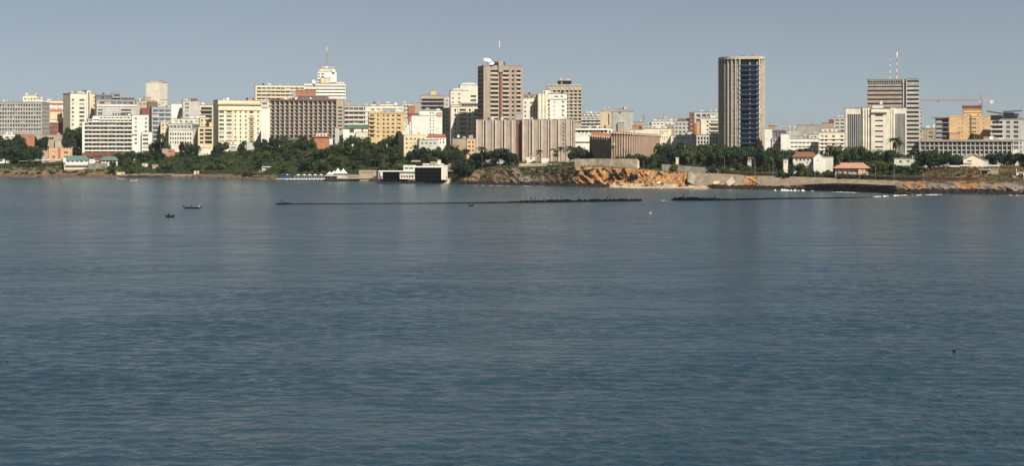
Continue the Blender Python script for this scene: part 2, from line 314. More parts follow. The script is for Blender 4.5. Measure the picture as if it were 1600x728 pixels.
class Bld:
    def __init__(s, name, label, x0, x1, Y, a=0.0, cat='building', group=None, zb=None):
        s.m = Y/F; th = math.atan((.5*(x0+x1)-800)/F)
        s.rot = -th+R(a); s.ux = Vector((math.cos(s.rot), math.sin(s.rot))); s.x0px = x0
        if a < 0:   # near corner is the right end
            c = Vector((PX(x1, Y), Y)); n = Vector((-s.ux.y, s.ux.x)); r = Vector(((x0-800)/F, 1)); o = r*(c.dot(n)/r.dot(n))
        else: o = Vector((PX(x0, Y), Y))
        s.o = o; xc = PX(.5*(x0+x1), Y)
        s.zb = (min(ground(o.x, o.y), ground(xc, Y), ground(PX(x1, Y), Y))-1.5) if zb is None else zb
        s.root = empty(name, (o.x, o.y, s.zb), s.rot); tag(s.root, label, cat, group)
        s.Ym = (o+s.ux*s._x((x0+x1)/2)).y
    def _x(s, px):
        n = Vector((-s.ux.y, s.ux.x)); r = Vector(((px-800)/F, 1)); p = r*(s.o.dot(n)/r.dot(n)); return (p-s.o).dot(s.ux)
    def X(s, px): return s._x(px)
    def Z(s, py): return HC-(py-HY)*s.Ym/F-s.zb
    def mass(s, x0, x1, yt, wall, cols=(), rows=(), D=14., off=0., yb=None, rd=.35, roof='roofgrey', gl=None, fr='offwhite', ov=.15, scL=(), scR=(), srows=None, name='wall', rt=.5, clut=0):
        X0, X1, Z1 = s.X(x0), s.X(x1), s.Z(yt); Z0 = 0 if yb is None else s.Z(yb)
        V, Fc = [], []; W = []
        cs = [(s.X(a), s.X(b)) for a, b in cols]; rs = [(s.Z(b), s.Z(a)) for a, b in rows]; sr = rs if srows is None else [(s.Z(b), s.Z(a)) for a, b in srows]
        for h in panel(V, Fc, (0, off), (1, 0), X0, X1, Z0, Z1, cs, rs, rd): W.append((h[0], off+rd, h[2], 0, h))
        for h in panel(V, Fc, (X1, off), (0, 1), 0, D, Z0, Z1, [(a*D, b*D) for a, b in scR], sr, rd): W.append((X1-rd, off+h[0], h[2], math.pi/2, h))
        for h in panel(V, Fc, (X0, off+D), (0, -1), 0, D, Z0, Z1, [(a*D, b*D) for a, b in scL], sr, rd): W.append((X0+rd, off+D-h[0], h[2], -math.pi/2, h))
        panel(V, Fc, (X1, off+D), (-1, 0), 0, X1-X0, Z0, Z1, [], [], 0)
        n = len(V); V += [(X0,off,Z1),(X1,off,Z1),(X1,off+D,Z1),(X0,off+D,Z1)]; Fc.append((n,n+1,n+2,n+3))
        o = obj(name, V, Fc, wall, s.root)
        rf = s.root; pinv = None
        if roof:
            rf = ubox('roof', X0-ov, X1+ov, off-ov, off+D+ov, Z1+.004, Z1+rt, roof, s.root); pinv = Matrix.LocRotScale(rf.location, None, rf.scale).inverted()
        for x, y, z, rz, h in W:
            g = rng.choice(gl or GL)
            ob = bpy.data.objects.new('window', win_mesh(h[1]-h[0], h[3]-h[2], g, fr)); ob.location = (x, y-.002 if rz == 0 else y, z); ob.rotation_euler = (0, 0, rz); link(ob, s.root)
            if rz == 0 and gl is None and rng.random() < .14: ubox('air_conditioner', h[0]+.1, h[0]+1.0, off-.4, off-.003, h[2]-.8, h[2]-.2, rng.choice(['offwhite', 'palegrey']), s.root)
        for i in range(clut):
            t = rng.random(); xx = X0+(X1-X0)*rng.uniform(.06, .88); yy = off+D*rng.uniform(.1, .5); zt = Z1+rt+.004
            if t < .45: ww = rng.uniform(1.2, 3.4); c = ubox('roof_hut', xx, min(xx+ww, X1-.3), yy, yy+rng.uniform(1.5, 3), zt, zt+rng.uniform(.9, 2.3), rng.choice([wall, 'palegrey', 'grey', 'offwhite']), rf)
            elif t < .7: c = tube('water_tank', (xx, yy, zt), (xx, yy, zt+rng.uniform(1, 1.7)), rng.uniform(.5, .9), rng.choice(['offwhite', 'black', 'palegrey']), rf, k=10)
            else: c = tube('aerial', (xx, yy, zt), (xx, yy, zt+rng.uniform(1.8, 4.5)), .06, 'steel', rf, k=5)
            if pinv is not None: c.matrix_parent_inverse = pinv
        return o
    def box(s, name, x0, x1, yt, yb, y0, y1, m): return ubox(name, s.X(x0), s.X(x1), y0, y1, s.Z(yb), s.Z(yt), m, s.root)
    def balconies(s, x0, x1, ys, m, proj=1.3, rail=2.0, y=0., slab=.22, railmat=None, name='balcony'):
        """ys: pixel rows of the slab underside; each balcony is its own part"""
        X0, X1 = s.X(x0), s.X(x1); rh = rail*s.m
        for q in ys:
            z = s.Z(q); V, Fc = [], []
            addbox(V, Fc, X0, X1, y-proj, y-.003, z, z+slab); addbox(V, Fc, X0, X1, y-proj-.1, y-proj-.002, z+.02, z+slab+rh)
            for a, b in ((X0, X0+.1), (X1-.1, X1)): addbox(V, Fc, a, b, y-proj, y-.003, z+slab+.002, z+slab+rh-.02)
            obj(name, V, Fc, m, s.root)
    def fins(s, pxs, wpx, yt, yb, proj, m, y=0., name='fin'):
        for p in pxs: ubox(name, s.X(p-wpx/2), s.X(p+wpx/2), y-proj, y-.003, 0 if yb is None else s.Z(yb), s.Z(yt), m, s.root)
    def bands(s, x0, x1, rows, proj, m, y=0., name='spandrel'):
        for a, b in rows: ubox(name, s.X(x0), s.X(x1), y-proj, y-.003, s.Z(b), s.Z(a), m, s.root)
    def mast(s, px, yt, yb, y=5., r=.10, m='steel', name='antenna'): return tube(name, (s.X(px), y, s.Z(yb)), (s.X(px), y, s.Z(yt)), r, m, s.root, r1=r*.5)
    def dish(s, px, py, rpx, y=-.5, m='white', tilt=35, yaw=-20):
        V, Fc = [(0,0,0)], []; k = 14; r = rpx*s.m
        for j in range(1, 4):
            t = j/3
            for i in range(k): an = 2*math.pi*i/k; V.append((r*t*math.cos(an), -.28*r*t*t, r*t*math.sin(an)))
        for i in range(k): Fc.append((0, 1+i, 1+(i+1) % k))
        for j in range(2):
            for i in range(k): a = 1+j*k+i; b = 1+j*k+(i+1) % k; Fc.append((a, a+k, b+k, b))
        o = obj('satellite_dish', V, Fc, m, s.root, smooth=True); o.location = (s.X(px), y, s.Z(py)); o.rotation_euler = (R(-tilt), 0, R(yaw))
        V, Fc = [], []; addtube(V, Fc, (s.X(px), y+.3, s.Z(py)-r*1.3), (s.X(px), y+.2, s.Z(py)), .12); mt = obj('dish_mount', V, Fc, 'steel', o); mt.matrix_parent_inverse = Matrix.LocRotScale(o.location, o.rotation_euler, o.scale).inverted()
        return o

# ---- left hill
b = Bld('office_block', 'long grey concrete office block with rows of narrow windows above the dark trees', -14, 66, 1680, a=-14)
b.mass(-14, 66, 160, 'grey', C(-13, 19, 4.1, 2.5), C(163.2, 7, 6.3, 3.6), D=30, scR=C(.08, 4, .24, .12), rd=.5, clut=8)
b.bands(-14, 66, C(168.3, 7, 6.3, .9), .25, 'palegrey', name='floor_band')
b.fins([-13.6+4.1*i for i in range(20)], .8, 161, None, .35, 'palegrey')
b.mass(31, 52, 149, 'paleyellow', C(33, 4, 5, 2.5), C(153, 1, 5, 3), D=9, off=12, yb=160, clut=3)
b.mass(52, 62, 155, 'palecream', D=8, off=13, yb=160, clut=1)
b = Bld('apartment_block', 'red and white banded apartment block between grey office and cream slab', 70, 100, 1730, a=4)
b.mass(70, 100, 158, 'palecream', C(72, 3, 9, 6), [(163,164.5),(169,170.5),(187,189.5)], D=16, clut=4)
b.bands(71, 99, [(161,163.5),(171,174)], .4, 'red'); b.bands(71, 84, [(165,169)], .3, 'white')
b.mass(76, 97, 175, 'cream', C(78, 1, 9, 17), [(186.4,189.2)], off=-5, D=5, clut=0)
b.mass(75, 101, 192, 'redbrown', C(78, 3, 7, 4), C(194, 2, 6, 3), off=-9, D=4, roof='cream')
b = Bld('slab_block', 'cream stepped slab block with a blank grey end wall and a tall stair fin', 110, 150, 1700, a=25)
b.mass(110, 135, 147, 'palecream', [(112,115.5),(124,132)], C(155, 7, 6.4, 3.6), D=16.5, clut=4, fr='palegrey')
b.mass(117, 130, 145.5, 'cream', yb=148, D=6, off=5)
b.mass(135, 140.5, 141.5, 'palecream', off=-1, D=9, rt=.3); b.box('stair_slot', 137, 139.2, 144, 215, -1.15, -1.002, 'darkgrey')
b.mass(140.5, 151, 147, 'cream', C(146, 1, 4, 3), C(151, 8, 6.4, 3), D=14, clut=2); b.mast(152, 122, 147)
b = Bld('glazed_block', 'pale grey terraced block with dark glazed top storeys behind the white hotel', 151, 214, 1690, a=6)
b.mass(151, 214, 164, 'palegrey', [(153,160),(189,205)], [(171,174),(176,180.5)], D=18, clut=3, gl=GLB)
b.mass(151, 212, 157, 'grey', C(156, 6, 9, 7.5), [(159,163)], D=14, off=2, yb=164, gl=GLB, clut=3)
b.mass(151, 189, 149, 'darkgrey', C(152.5, 6, 6, 5), [(150.5,156)], D=10, off=4, yb=157, gl=GLB, rt=.8, clut=2)
b.mass(176, 190, 146, 'grey', [(178,188)], [(147.5,151.5)], D=8, off=3, yb=153, gl=GLB)
b.mass(192, 211, 153, 'darkgrey', [(194,209)], [(154,156)], D=8, off=4, yb=157, gl=GLB)
for r in range(5): b.box('window_strip', 176+r*4, 178.2+r*4, 177.5, 180, -.12, -.003, 'glass_dark')
b.box('parapet', 151, 214, 164, 166.2, -.5, -.003, 'white')
b = Bld('rear_house', 'beige low block behind the glazed terraces with red brick flank', 213, 247, 1730, a=6)
b.mass(213, 243, 158, 'beige', C(218, 4, 6, 2.5), [(162,164.5)], D=14, clut=4); b.mass(226, 236, 152.5, 'tan', yb=158, D=8, off=2)
b.mass(220, 248, 170, 'redbrown', D=8, off=-4, roof='roofdark'); b.mass(230, 246, 160, 'brown', off=-2, D=6, roof='roofdark')
# terraced white hotel
b = Bld('terraced_hotel', 'white hotel stepped at one end with seven long balcony bands and white stair tower', 131, 232, 1575, a=5)
b.mass(131, 207, 191, 'offwhite', C(132, 12, 6.2, 5.4), C(192.5, 8, 6.4, 4.2), D=15, gl=GLB+['curtain'], rd=.8, fr='white')
b.mass(138, 207, 186.5, 'offwhite', C(139, 11, 6.2, 5.4), [(187.5,190.5)], D=13, off=2, yb=191, gl=GLB, rd=.8)
b.mass(146, 207, 181.8, 'white', C(156, 8, 6.2, 5), [(183.4,186)], D=11, off=3, yb=186.6, gl=GLB, rd=.8)
b.balconies(131, 207, [191.6+6.4*i for i in range(1, 8)], 'white', proj=1.7, rail=1.5)
b.balconies(138, 207, [191.4], 'white', proj=1.2, rail=1.3); b.balconies(146, 207, [186.8], 'white', proj=.8, rail=1.2)
for x, y, k in ((128.3, 190, 3.6), (131.9, 190.4, 6), (144.5, 184.5, 10)): b.mass(x, x+k, y, 'white', D=9, off=-1.9 if k < 5 else .2, yb=None if k < 5 else 193, roof=None)
b.box('party_wall', 206, 209.5, 181, 210, -2.0, -.003, 'white')
b.mass(207, 232, 180, 'white', [(210,214),(226,229.5)], C(184, 7, 6.4, 3.5), D=15, off=-.4, clut=3, gl=GLB)
b.mass(221, 234.5, 207, 'white', [(222,231)], C(210, 5, 6.4, 4), D=4, off=-4.2, gl=GLB)
b.mass(231, 237, 207, 'palecream', D=8, off=-2, yb=229)
b.dish(203, 179.5, 1.8, y=3); b.box('plinth', 129, 216, 238.5, 248, -3.2, -2.0, 'redbrown')
b.fins([131.5+12.4*i for i in range(7)], .5, 192, 240, 1.6, 'offwhite', name='partition')
b = Bld('grey_apartments', 'grey apartment block with dark ribbon windows beside the white hotel', 237, 268, 1625, a=9)
b.mass(237, 268, 168, 'bluegrey', C(239, 3, 9.6, 8.2), C(171.5, 8, 6.9, 4), D=11, gl=GLB, clut=4, scL=((.2,.7),)); b.bands(237, 268, C(175.8, 7, 6.9, 1.4), .5, 'palegrey')
b = Bld('pale_tower', 'windowless pale yellow tower with two lit faces', 228, 248, 1810, a=-22)
b.mass(228, 249, 129, 'palecream', D=22, scR=((.55,.62),), srows=[(145,156)], rt=.6); b.mass(232, 247, 126.5, 'palecream', yb=129, D=9, off=2); b.mast(250, 107, 127, y=6, r=.08); b.mast(252, 113, 127, y=7, r=.06)
b.mass(253, 262, 157, 'palecream', [(255,258)], [(160,163)], off=-4, D=3)
b = Bld('white_box', 'plain white windowless block beside the pale yellow tower', 267, 287, 1770, a=3); b.mass(267, 287, 162.5, 'white', D=12, clut=2)
b = Bld('grey_white_block', 'light grey block with balcony column and brown rooftop room', 285.5, 312, 1755, a=4)
b.mass(285.5, 312, 158.5, 'palegrey', [(289,295)], C(161.5, 5, 6, 3), D=12, clut=2); b.mass(299, 309, 154.5, 'redbrown', yb=158.5, D=6, off=2); b.box('stair_fin', 295.5, 297, 158, 190, -.5, -.003, 'offwhite')
b = Bld('dark_balcony_house', 'small cream block with two shaded balcony storeys between taller blocks', 312, 333, 1735)
b.mass(312, 333, 164.5, 'cream', [(314,331)], C(168, 4, 6.5, 4), D=11, rd=1.4, gl=['glass_dark'], clut=3); b.balconies(313, 332, [173.5, 180, 186.5], 'beige', proj=.8, rail=1.2)
b = Bld('roof_terrace_house', 'whitish flat roofed houses stacked below the grey-white block', 270, 321, 1665)
b.mass(270, 321, 186, 'offwhite', C(273, 6, 8, 4), C(189, 3, 7, 3), D=12, clut=7); b.mass(298, 321, 181, 'palecream', [(303,306),(312,316)], [(183,185)], yb=186, D=8, off=3, clut=2); b.mass(312, 327, 184, 'cream', C(314, 2, 6, 3), C(187, 4, 7, 3), off=-2, D=5, clut=1)
b = Bld('cream_house', 'small cream cube house next to grey apartment block', 251, 265, 1618, a=3); b.mass(251, 265, 191.5, 'cream', C(253, 2, 6, 3), C(194, 4, 7, 3.4), D=9, clut=2)
b = Bld('arcade_house', 'grey two storey house with glazed upper gallery and lower arcade', 264, 309, 1608, a=3)
b.mass(264, 300, 194, 'palegrey', C(265.5, 6, 5.6, 4.4), [(196.4,200.6)], D=10, gl=['glass_blue','glass_grey','glass_dark'], clut=3); b.mass(263.5, 301, 204, 'offwhite', C(265, 9, 3.9, 2.3), C(208, 3, 6.6, 3.8), off=-2.2, D=2.2, gl=GLB); b.bands(263.5, 301, [(212.4,213.4),(219,220)], .3, 'white')
b.mass(300, 311, 194.5, 'roofgreen', [(302,309)], [(197,200)], D=8, clut=1); b.mass(300, 310, 201, 'beige', D=8, off=-1)
b = Bld('balcony_villa', 'cream three storey villa with two columns of dark loggias', 309.5, 333, 1602, a=3)
b.mass(309.5, 333, 199, 'cream', [(312,318),(320.5,331)], C(202, 4, 6.3, 4.2), D=10, rd=1.2, gl=['glass_dark'], clut=2, roof='rooftile'); b.balconies(320, 331.5, [207.2, 213.5, 219.8], 'cream', proj=.7, rail=1.2)
# large yellow apartments
b = Bld('yellow_apartments', 'large pale yellow apartment block with many small windows and rooftop dishes', 341.5, 408, 1640, a=17)
b.mass(341.5, 408, 163.5, 'paleyellow', [(342.5,350),(354,362),(366.5,369),(374.5,377),(383,385.5),(390,396),(402,404.5)], [(174,177.6)]+C(180.4, 7, 6.45, 3.8), D=17, clut=4, gl=GLB+['curtain'])
b.mass(341, 407, 157.5, 'paleyellow', [(343,366),(389,400)], [(167,171)], D=15, off=.8, yb=172.5, gl=GLB, rd=1.0, rt=.6, clut=5); b.box('cornice', 339.5, 408.6, 161.5, 164, -1.2, .3, 'yellow')
b.bands(341.5, 408, [(171.6,173.2)], .5, 'yellow'); b.dish(357, 155.5, 2.4, y=2); b.dish(351, 156.5, 1.4, y=2); b.mass(391, 402, 153.5, 'redbrown', yb=158, D=5, off=8)
b.fins([363.8, 388], 1.2, 173.5, None, .25, 'cream'); b.balconies(389, 397, [185+6.45*i for i in range(6)], 'yellow', proj=.6, rail=1.1); b.box('balcony_band', 353.5, 363, 176.8, 178, -.5, -.003, 'white')
b = Bld('white_annex', 'bright white blank block between yellow apartments and the brown grid hotel', 408, 422, 1690); b.mass(408, 422, 168, 'white', [(409,418)], [(161.5,163.8),(168.8,170.8)], D=10); b.mass(408, 420, 158.5, 'offwhite', [(409.5,417)], [(160.5,164)], yb=168, D=8, off=1, gl=['glass_blue'], clut=2)
b = Bld('terrace_villa', 'low whitish villa with flat terrace roofs under the yellow apartments', 341, 371, 1575, a=6)
b.mass(341, 370, 226.5, 'offwhite', C(344, 3, 8.5, 6), [(229.5,233)], D=9, gl=GLB, clut=2); b.mass(355, 371, 221, 'palecream', C(358, 2, 5, 2.5), [(222.5,225)], yb=226.5, D=6, off=2, roof='rooftile'); b.mass(386, 399, 223, 'palegrey', D=8, off=3, yb=236)
b = Bld('garden_shed', 'small cream low house among the trees below the villas', 309, 329, 1560); b.mass(309, 329, 232, 'palecream', [(312,315)], [(234,236.5)], D=6)
b = Bld('clay_house', 'orange clay house half hidden in the wooded slope', 253, 273, 1560, a=8); b.mass(253, 273, 234.5, 'brick', [(262,270)], [(236.5,239)], D=8, roof='beige'); b.mass(253, 262, 233, 'tan', off=-1, D=5)
# ---- cream slab, white mast tower, grid hotel
b = Bld('banded_slab', 'long cream slab with continuous window bands and roof aerials', 399, 476, 1800, a=3)
b.mass(399, 476, 134, 'palecream', C(401.5, 10, 7.4, 6.6), C(137, 8, 5.5, 2.9), D=14, gl=GLB+['glass_grey']*4, rd=.7, clut=10); b.bands(401, 476, C(140.2, 6, 5.5, 2.2), .6, 'cream')
b.mast(440, 111, 134, r=.08); b.mast(469, 100, 134, r=.07)
b = Bld('mast_tower', 'white banded tower with set-back upper block carrying a lattice mast', 475.5, 540, 1830)
b.mass(475.5, 540, 131, 'white', [(476,539.5)], C(134.2, 9, 5.1, 1.7), D=18, gl=['glass_grey','glass_dark'], rd=1.2, clut=5)
b.mass(500, 538, 128.5, 'white', yb=131, D=9, off=3, clut=3); b.mass(496.5, 526, 112, 'white', [(497,499.5),(502,506)], [(115,117.5),(119,121.6),(124,127)], yb=129, D=13, off=2, gl=GLB, clut=2)
b.mass(499, 524, 107.5, 'offwhite', yb=112, D=9, off=4, clut=5); b.mass(501, 516, 122.3, 'cream', yb=131, off=-.5, D=2.4); b.dish(491.5, 128, 3.6, y=-.6, tilt=10); b.dish(522, 110.5, 2.8, y=1, tilt=15)
b.mass(519, 523, 102.5, 'bluegrey', yb=108, D=3, off=5)
V, Fc = [], []; mx, my = b.X(510.5), 9.
for i in range(4):
    sx, sy = ((-1,-1),(1,-1),(1,1),(-1,1))[i]; addtube(V, Fc, (mx+sx*2.3, my+sy*2.3, b.Z(108)), (mx+sx*.7, my+sy*.7, b.Z(80)), .16, .12, 5)
for j in range(6):
    t = j/6; t2 = (j+1)/6; z1, z2 = b.Z(108-28*t), b.Z(108-28*t2); r1, r2 = 2.3-1.6*t, 2.3-1.6*t2
    for q in range(4):
        c = [(-1,-1),(1,-1),(1,1),(-1,1)]; p0, p1 = c[q], c[(q+1) % 4]
        addtube(V, Fc, (mx+p0[0]*r1, my+p0[1]*r1, z1), (mx+p1[0]*r2, my+p1[1]*r2, z2), .09, None, 4); addtube(V, Fc, (mx+p0[0]*r2, my+p0[1]*r2, z2), (mx+p1[0]*r2, my+p1[1]*r2, z2), .09, None, 4)
obj('lattice_mast', V, Fc, 'pinkgrey', b.root); tube('mast_tip', (mx, my, b.Z(81)), (mx, my, b.Z(72.5)), .45, 'white', b.root, r1=.3, k=8)
b.mast(516.5, 82, 107, y=6, r=.08); b.mast(530, 98, 129, y=6, r=.08)
b = Bld('grid_hotel', 'wide brown hotel slab with an egg-crate grid of balconies', 421.5, 525, 1620, a=-6)
CP = 7.42
b.mass(421.5, 525, 157.5, 'gridbrown', C(423.2, 14, CP, 5.0), C(160.6, 10, 5.65, 4.0), D=16, rd=1.5, gl=['glass_dark']*3+['glass_grey','glass_blue'], fr='gridbrown', clut=9, roof='redbrown')
b.fins([422.2+CP*i for i in range(15)], 1.2, 158, None, .7, 'beige'); b.bands(421.5, 525, C(159.6+5.65-1.0, 10, 5.65, 1.0), .25, 'gridbrown', name='floor_band')
b.box('parapet', 421, 526, 155.6, 158.2, -1.0, .2, 'redbrown')
V, Fc = [], []; addbox(V, Fc, 0, 2.2*b.m, -.1, 0, 0, 2.6*b.m); pm = mesh('balcony_panel', V, Fc, 'lightrib')
for i in range(14):
    for j in range(9):
        o = bpy.data.objects.new('balcony_panel', pm); o.location = (b.X(422.9+CP*i), -.02, b.Z(164.9+5.65*j)); link(o, b.root)
b.mass(525, 536.5, 155.5, 'beige', [(528,534.5)], C(167.3, 7, 5.6, 2.6), D=14, off=.2, rd=1.2, gl=['glass_dark']); b.mass(461, 491, 141, 'brick', [(474,480)], [(144,145)], yb=150, D=8, off=6); b.mass(456, 461, 143, 'bluegrey', yb=153, D=4, off=5); b.mass(464, 512, 150, 'darkgrey', C(466, 7, 6, 4), [(151.5,154)], yb=156, D=6, off=4, gl=GLB)
b.dish(447.5, 153.6, 2.9, y=1.5, tilt=10); b.dish(463, 154, 2.0, y=1.5, tilt=10); b.dish(485.5, 154, 1.5, y=1.5)
b = Bld('brick_house', 'small red brick house with white rooftop in front of the grid hotel', 489, 520, 1556, a=4); b.mass(489, 515, 213.5, 'brick', [(502,504)], [(222,224)], D=9, roof='rooftile'); b.mass(494, 511, 208.5, 'offwhite', C(496, 3, 5, 2.4), [(210,213)], yb=213.5, D=5, off=2); b.mass(513, 520, 217, 'white', D=6, off=1); b.box('cornice', 487.5, 516, 212.5, 214.6, -.8, -.003, 'brick')
b = Bld('banded_annex', 'white and grey banded four storey block beside the grid hotel', 536.5, 577, 1668, a=2)
b.mass(536.5, 577, 166, 'palegrey', C(538, 5, 7.6, 6.6), C(168.4, 5, 7, 4), D=14, clut=4, gl=GLB+['glass_grey']*3, rd=.8); b.bands(536, 577, C(172.6, 5, 7, 2.2), .8, 'offwhite'); b.mass(538, 548, 158.5, 'tan', yb=166, D=8, off=3)
b.fins([573], 5, 166.5, None, .5, 'offwhite')
b = Bld('green_roof_hall', 'white hall with green roof below the banded block', 528, 577, 1605); b.mass(536, 577, 201, 'white', [(546,553),(565,567)], [(202,208)], D=9, roof='roofgreen', ov=.6, gl=['glass_dark']); b.mass(541, 576, 196, 'roofgreen', yb=201, D=5, off=3, roof='roofgreen'); b.mass(523.5, 530, 200, 'palegrey', D=6); b.mass(556, 578, 207, 'offwhite', D=5, off=-4, roof='rooftile')
b = Bld('yellow_flats', 'yellow balcony flats beside a large dark tree', 576, 632, 1560, a=3)
b.mass(576, 632, 176, 'yellow', [(578,584),(589,592),(598,601),(604,608),(612,616),(620,626)], C(179.5, 6, 6.4, 3.2), D=14, clut=3, rd=.8, gl=GLB); b.balconies(576.5, 586, [184.5+6.4*i for i in range(5)], 'yellow', proj=.9, rail=1.3); b.bands(576, 632, [(176.5,177.6)], .3, 'cream')
b = Bld('rear_yellow_flats', 'pale yellow rooftop block behind the yellow balcony flats', 577, 631, 1640); b.mass(577, 631, 166, 'palecream', C(580, 6, 8.5, 5), [(170,173)], D=12, clut=6); b.mass(580, 618, 163, 'paleyellow', yb=166, D=8, off=2, clut=3); b.dish(619, 162.5, 2.6, y=0, tilt=10); b.mass(598, 618, 170.5, 'bluegrey', yb=178, off=-3, D=3)
b = Bld('red_corner_house', 'narrow grey house with a brick red corner beside the white stepped block', 629, 650, 1570); b.mass(629, 640, 162, 'palegrey', C(631, 2, 4, 2.4), C(165, 4, 6, 3), D=9, clut=3); b.mass(638.5, 648, 166, 'brick', D=6, off=-1, roof='grey'); b.mass(645, 658, 161, 'grey', D=8, off=4)
b = Bld('stepped_white_block', 'bright white stepped block with two small window columns', 634, 691, 1490)
for x, y in ((630, 203), (633, 199), (636, 195), (640, 190)): b.mass(x, x+5, y, 'white', D=7, off=1+(640-x)*.2)
b.mass(643, 691, 181, 'white', [(671.5,673.5),(676,678)], C(183, 6, 5, 2.2), D=13); b.mass(655, 691, 173.5, 'white', [(671.5,673.5),(676,678)], C(176, 1, 5, 2.2), yb=181, D=11, off=.4, clut=3); b.mass(683, 690.5, 177, 'pinkpeach', yb=181.5, D=4, off=-.6); b.mass(637, 659, 178.5, 'redbrown', yb=182, D=6, off=1, roof='roofdark')
b = Bld('loggia_block', 'grey block with deep shaded loggias and a yellow rooftop cabin', 657, 703, 1580, a=2)
b.mass(657, 694, 150.5, 'beige', [(658.5,693)], C(154.5, 9, 6.4, 4.2), D=14, rd=2.0, gl=['glass_dark','glass_blue'], clut=5); b.balconies(656.5, 693, [160.2+6.4*i for i in range(7)], 'grey', proj=1.2, rail=1.6); b.mass(694, 704, 151, 'palegrey', [(697,699)], C(156, 8, 6.4, 3), D=12, off=-.5); b.mass(673.5, 682, 141.5, 'yellow', yb=150, D=6, off=4); b.mass(661, 692, 149, 'cream', yb=151, D=9, off=1)
b = Bld('dome_roof_tower', 'cream stepped apartment tower with rounded white roof caps and a mast', 704, 748, 1555, a=4)
b.mass(704, 733, 142, 'palecream', [(706,709),(716,719)], C(146, 10, 6.4, 3), D=14, clut=3); b.mass(719, 747.5, 133.5, 'palecream', [(735,744)], C(149, 8, 6.4, 3.6), D=16, off=.8, clut=3, gl=GLB)
for x0, x1, y0, y1, of in ((707, 722, 138, 142, 1), (720, 746, 129.5, 134, 2)):
    V, Fc = [], []; n = 9
    for i in range(n+1):
        t = math.pi*i/n; xx = b.X((x0+x1)/2)-math.cos(t)*(b.X(x1)-b.X(x0))/2; zz = b.Z(y1)+math.sin(t)**.6*(b.Z(y0)-b.Z(y1)); V += [(xx, of-.4, zz), (xx, of+9, zz)]
    for i in range(n): Fc.append((2*i, 2*i+2, 2*i+3, 2*i+1))
    Fc += [tuple(range(0, 2*n+2, 2)), tuple(range(2*n+1, -1, -2))]; obj('roof_cap', V, Fc, 'offwhite', b.root)
b.mast(732, 100, 131, r=.12)
b = Bld('cream_balcony_block', 'cream block with wide dark balcony bays left of the ribbed brown slab', 705, 762, 1400, a=2)
b.mass(705, 762, 167, 'palecream', [(710,712.5),(718,728),(732.5,735.5),(741,751.5),(753,762)], C(170.5, 9, 7.2, 4.6), D=12, rd=1.2, gl=GLB, clut=3); b.mass(719, 760, 162, 'beige', [(721,750)], [(163,166)], yb=167, D=9, off=1.5, gl=['glass_dark'], clut=3); b.mass(705, 718, 164.5, 'palecream', yb=167, D=8, off=1); b.balconies(717.5, 728.5, [175.5+7.2*i for i in range(7)], 'cream', proj=.6, rail=1.3); b.balconies(740.5, 752, [175.5+7.2*i for i in range(2)], 'cream', proj=.6, rail=1.3); b.fins([715.6, 730.5, 738.6], 1.4, 167, None, .3, 'cream')
b = Bld('yellow_low_house', 'low yellow house with grey end wall on the wooded slope', 630, 666, 1385, a=24); b.mass(631, 666, 211.5, 'cream', C(634, 5, 6.5, 3), C(216, 3, 7, 3), D=10, clut=2, roof='yellow'); b.mass(652, 682, 219, 'palegrey', C(655, 4, 6.5, 3), [(223,226)], off=-4, D=4)
b = Bld('orange_roof_house', 'small white house with an orange tiled roof beside the yellow low house', 666, 699, 1400); b.mass(666, 697, 214.5, 'white', C(672, 5, 5, 2), C(217, 2, 5, 2.4), D=8, roof='rooftile', ov=.5); b.mass(668, 696, 210.8, 'brick', yb=214.5, D=5, off=1, roof='rooftile')
b = Bld('peach_house', 'peach house with brown side wall in front of the ribbed slab', 707, 743, 1330, a=5); b.mass(707, 729, 217.5, 'tan', D=8, clut=2); b.mass(729, 743, 217, 'peach', [(731,735),(737.5,740)], C(221, 4, 6.5, 3.4), D=9, off=-1, clut=2); b.dish(717, 213, 2.2, y=2, tilt=10); b.dish(734, 214, 2, y=2, tilt=10)
# ---- centre
b = Bld('brown_tower', 'tall pinkish brown tower with stacked balconies and two rooftop dishes', 755.5, 816.5, 1345, a=10)
b.mass(755.5, 816.5, 103.5, 'pinkgrey', [(766.5,778.5),(785.5,795),(799.5,803.5),(807,813.5)], C(110, 13, 6.85, 3.4), D=27, rd=1.3, gl=GLB, fr='pinkgrey', scL=((.1,.5),(.62,.9)))
for r in range(13): b.box('balcony', 766, 779, 113.6+6.85*r, 116.4+6.85*r, -.5, -.003, 'lightrib'); b.box('balcony', 785, 795.5, 113.6+6.85*r, 116.4+6.85*r, -.5, -.003, 'lightrib'); b.box('balcony', 806.5, 814, 113.6+6.85*r, 116.4+6.85*r, -.4, -.003, 'lightrib')
b.box('stair_shaft', 780.5, 783.6, 113, 205, -.9, -.003, 'redbrown'); b.box('shaft_head', 778.6, 786, 96, 113, -1.3, .8, 'pinkgrey'); b.fins([760.5, 797.5, 805.3], 1.6, 104, None, .25, 'tan', name='pier')
tube('roof_drum', (b.X(782), 6, b.Z(103.4)), (b.X(782), 6, b.Z(96.6)), 4.6, 'redbrown', b.root, k=18); b.mast(781.5, 60, 97, y=4, r=.28); tube('mast_drum', (b.X(781.5), 4, b.Z(74)), (b.X(781.5), 4, b.Z(64)), .42, 'white', b.root, k=8); tube('mast_yard', (b.X(780), 4, b.Z(60.5)), (b.X(784), 4, b.Z(58)), .1, 'steel', b.root)
b.dish(762, 95.8, 6.4, y=1.5, tilt=62, yaw=10); b.dish(768.5, 100.2, 4.2, y=.5, tilt=55, yaw=-10); b.box('parapet', 755, 766, 102, 103.6, -.3, 3, 'pinkgrey')
b = Bld('ribbed_slab', 'low wide brown twin block with light vertical ribs and dark stair slot', 743.5, 899, 1262)
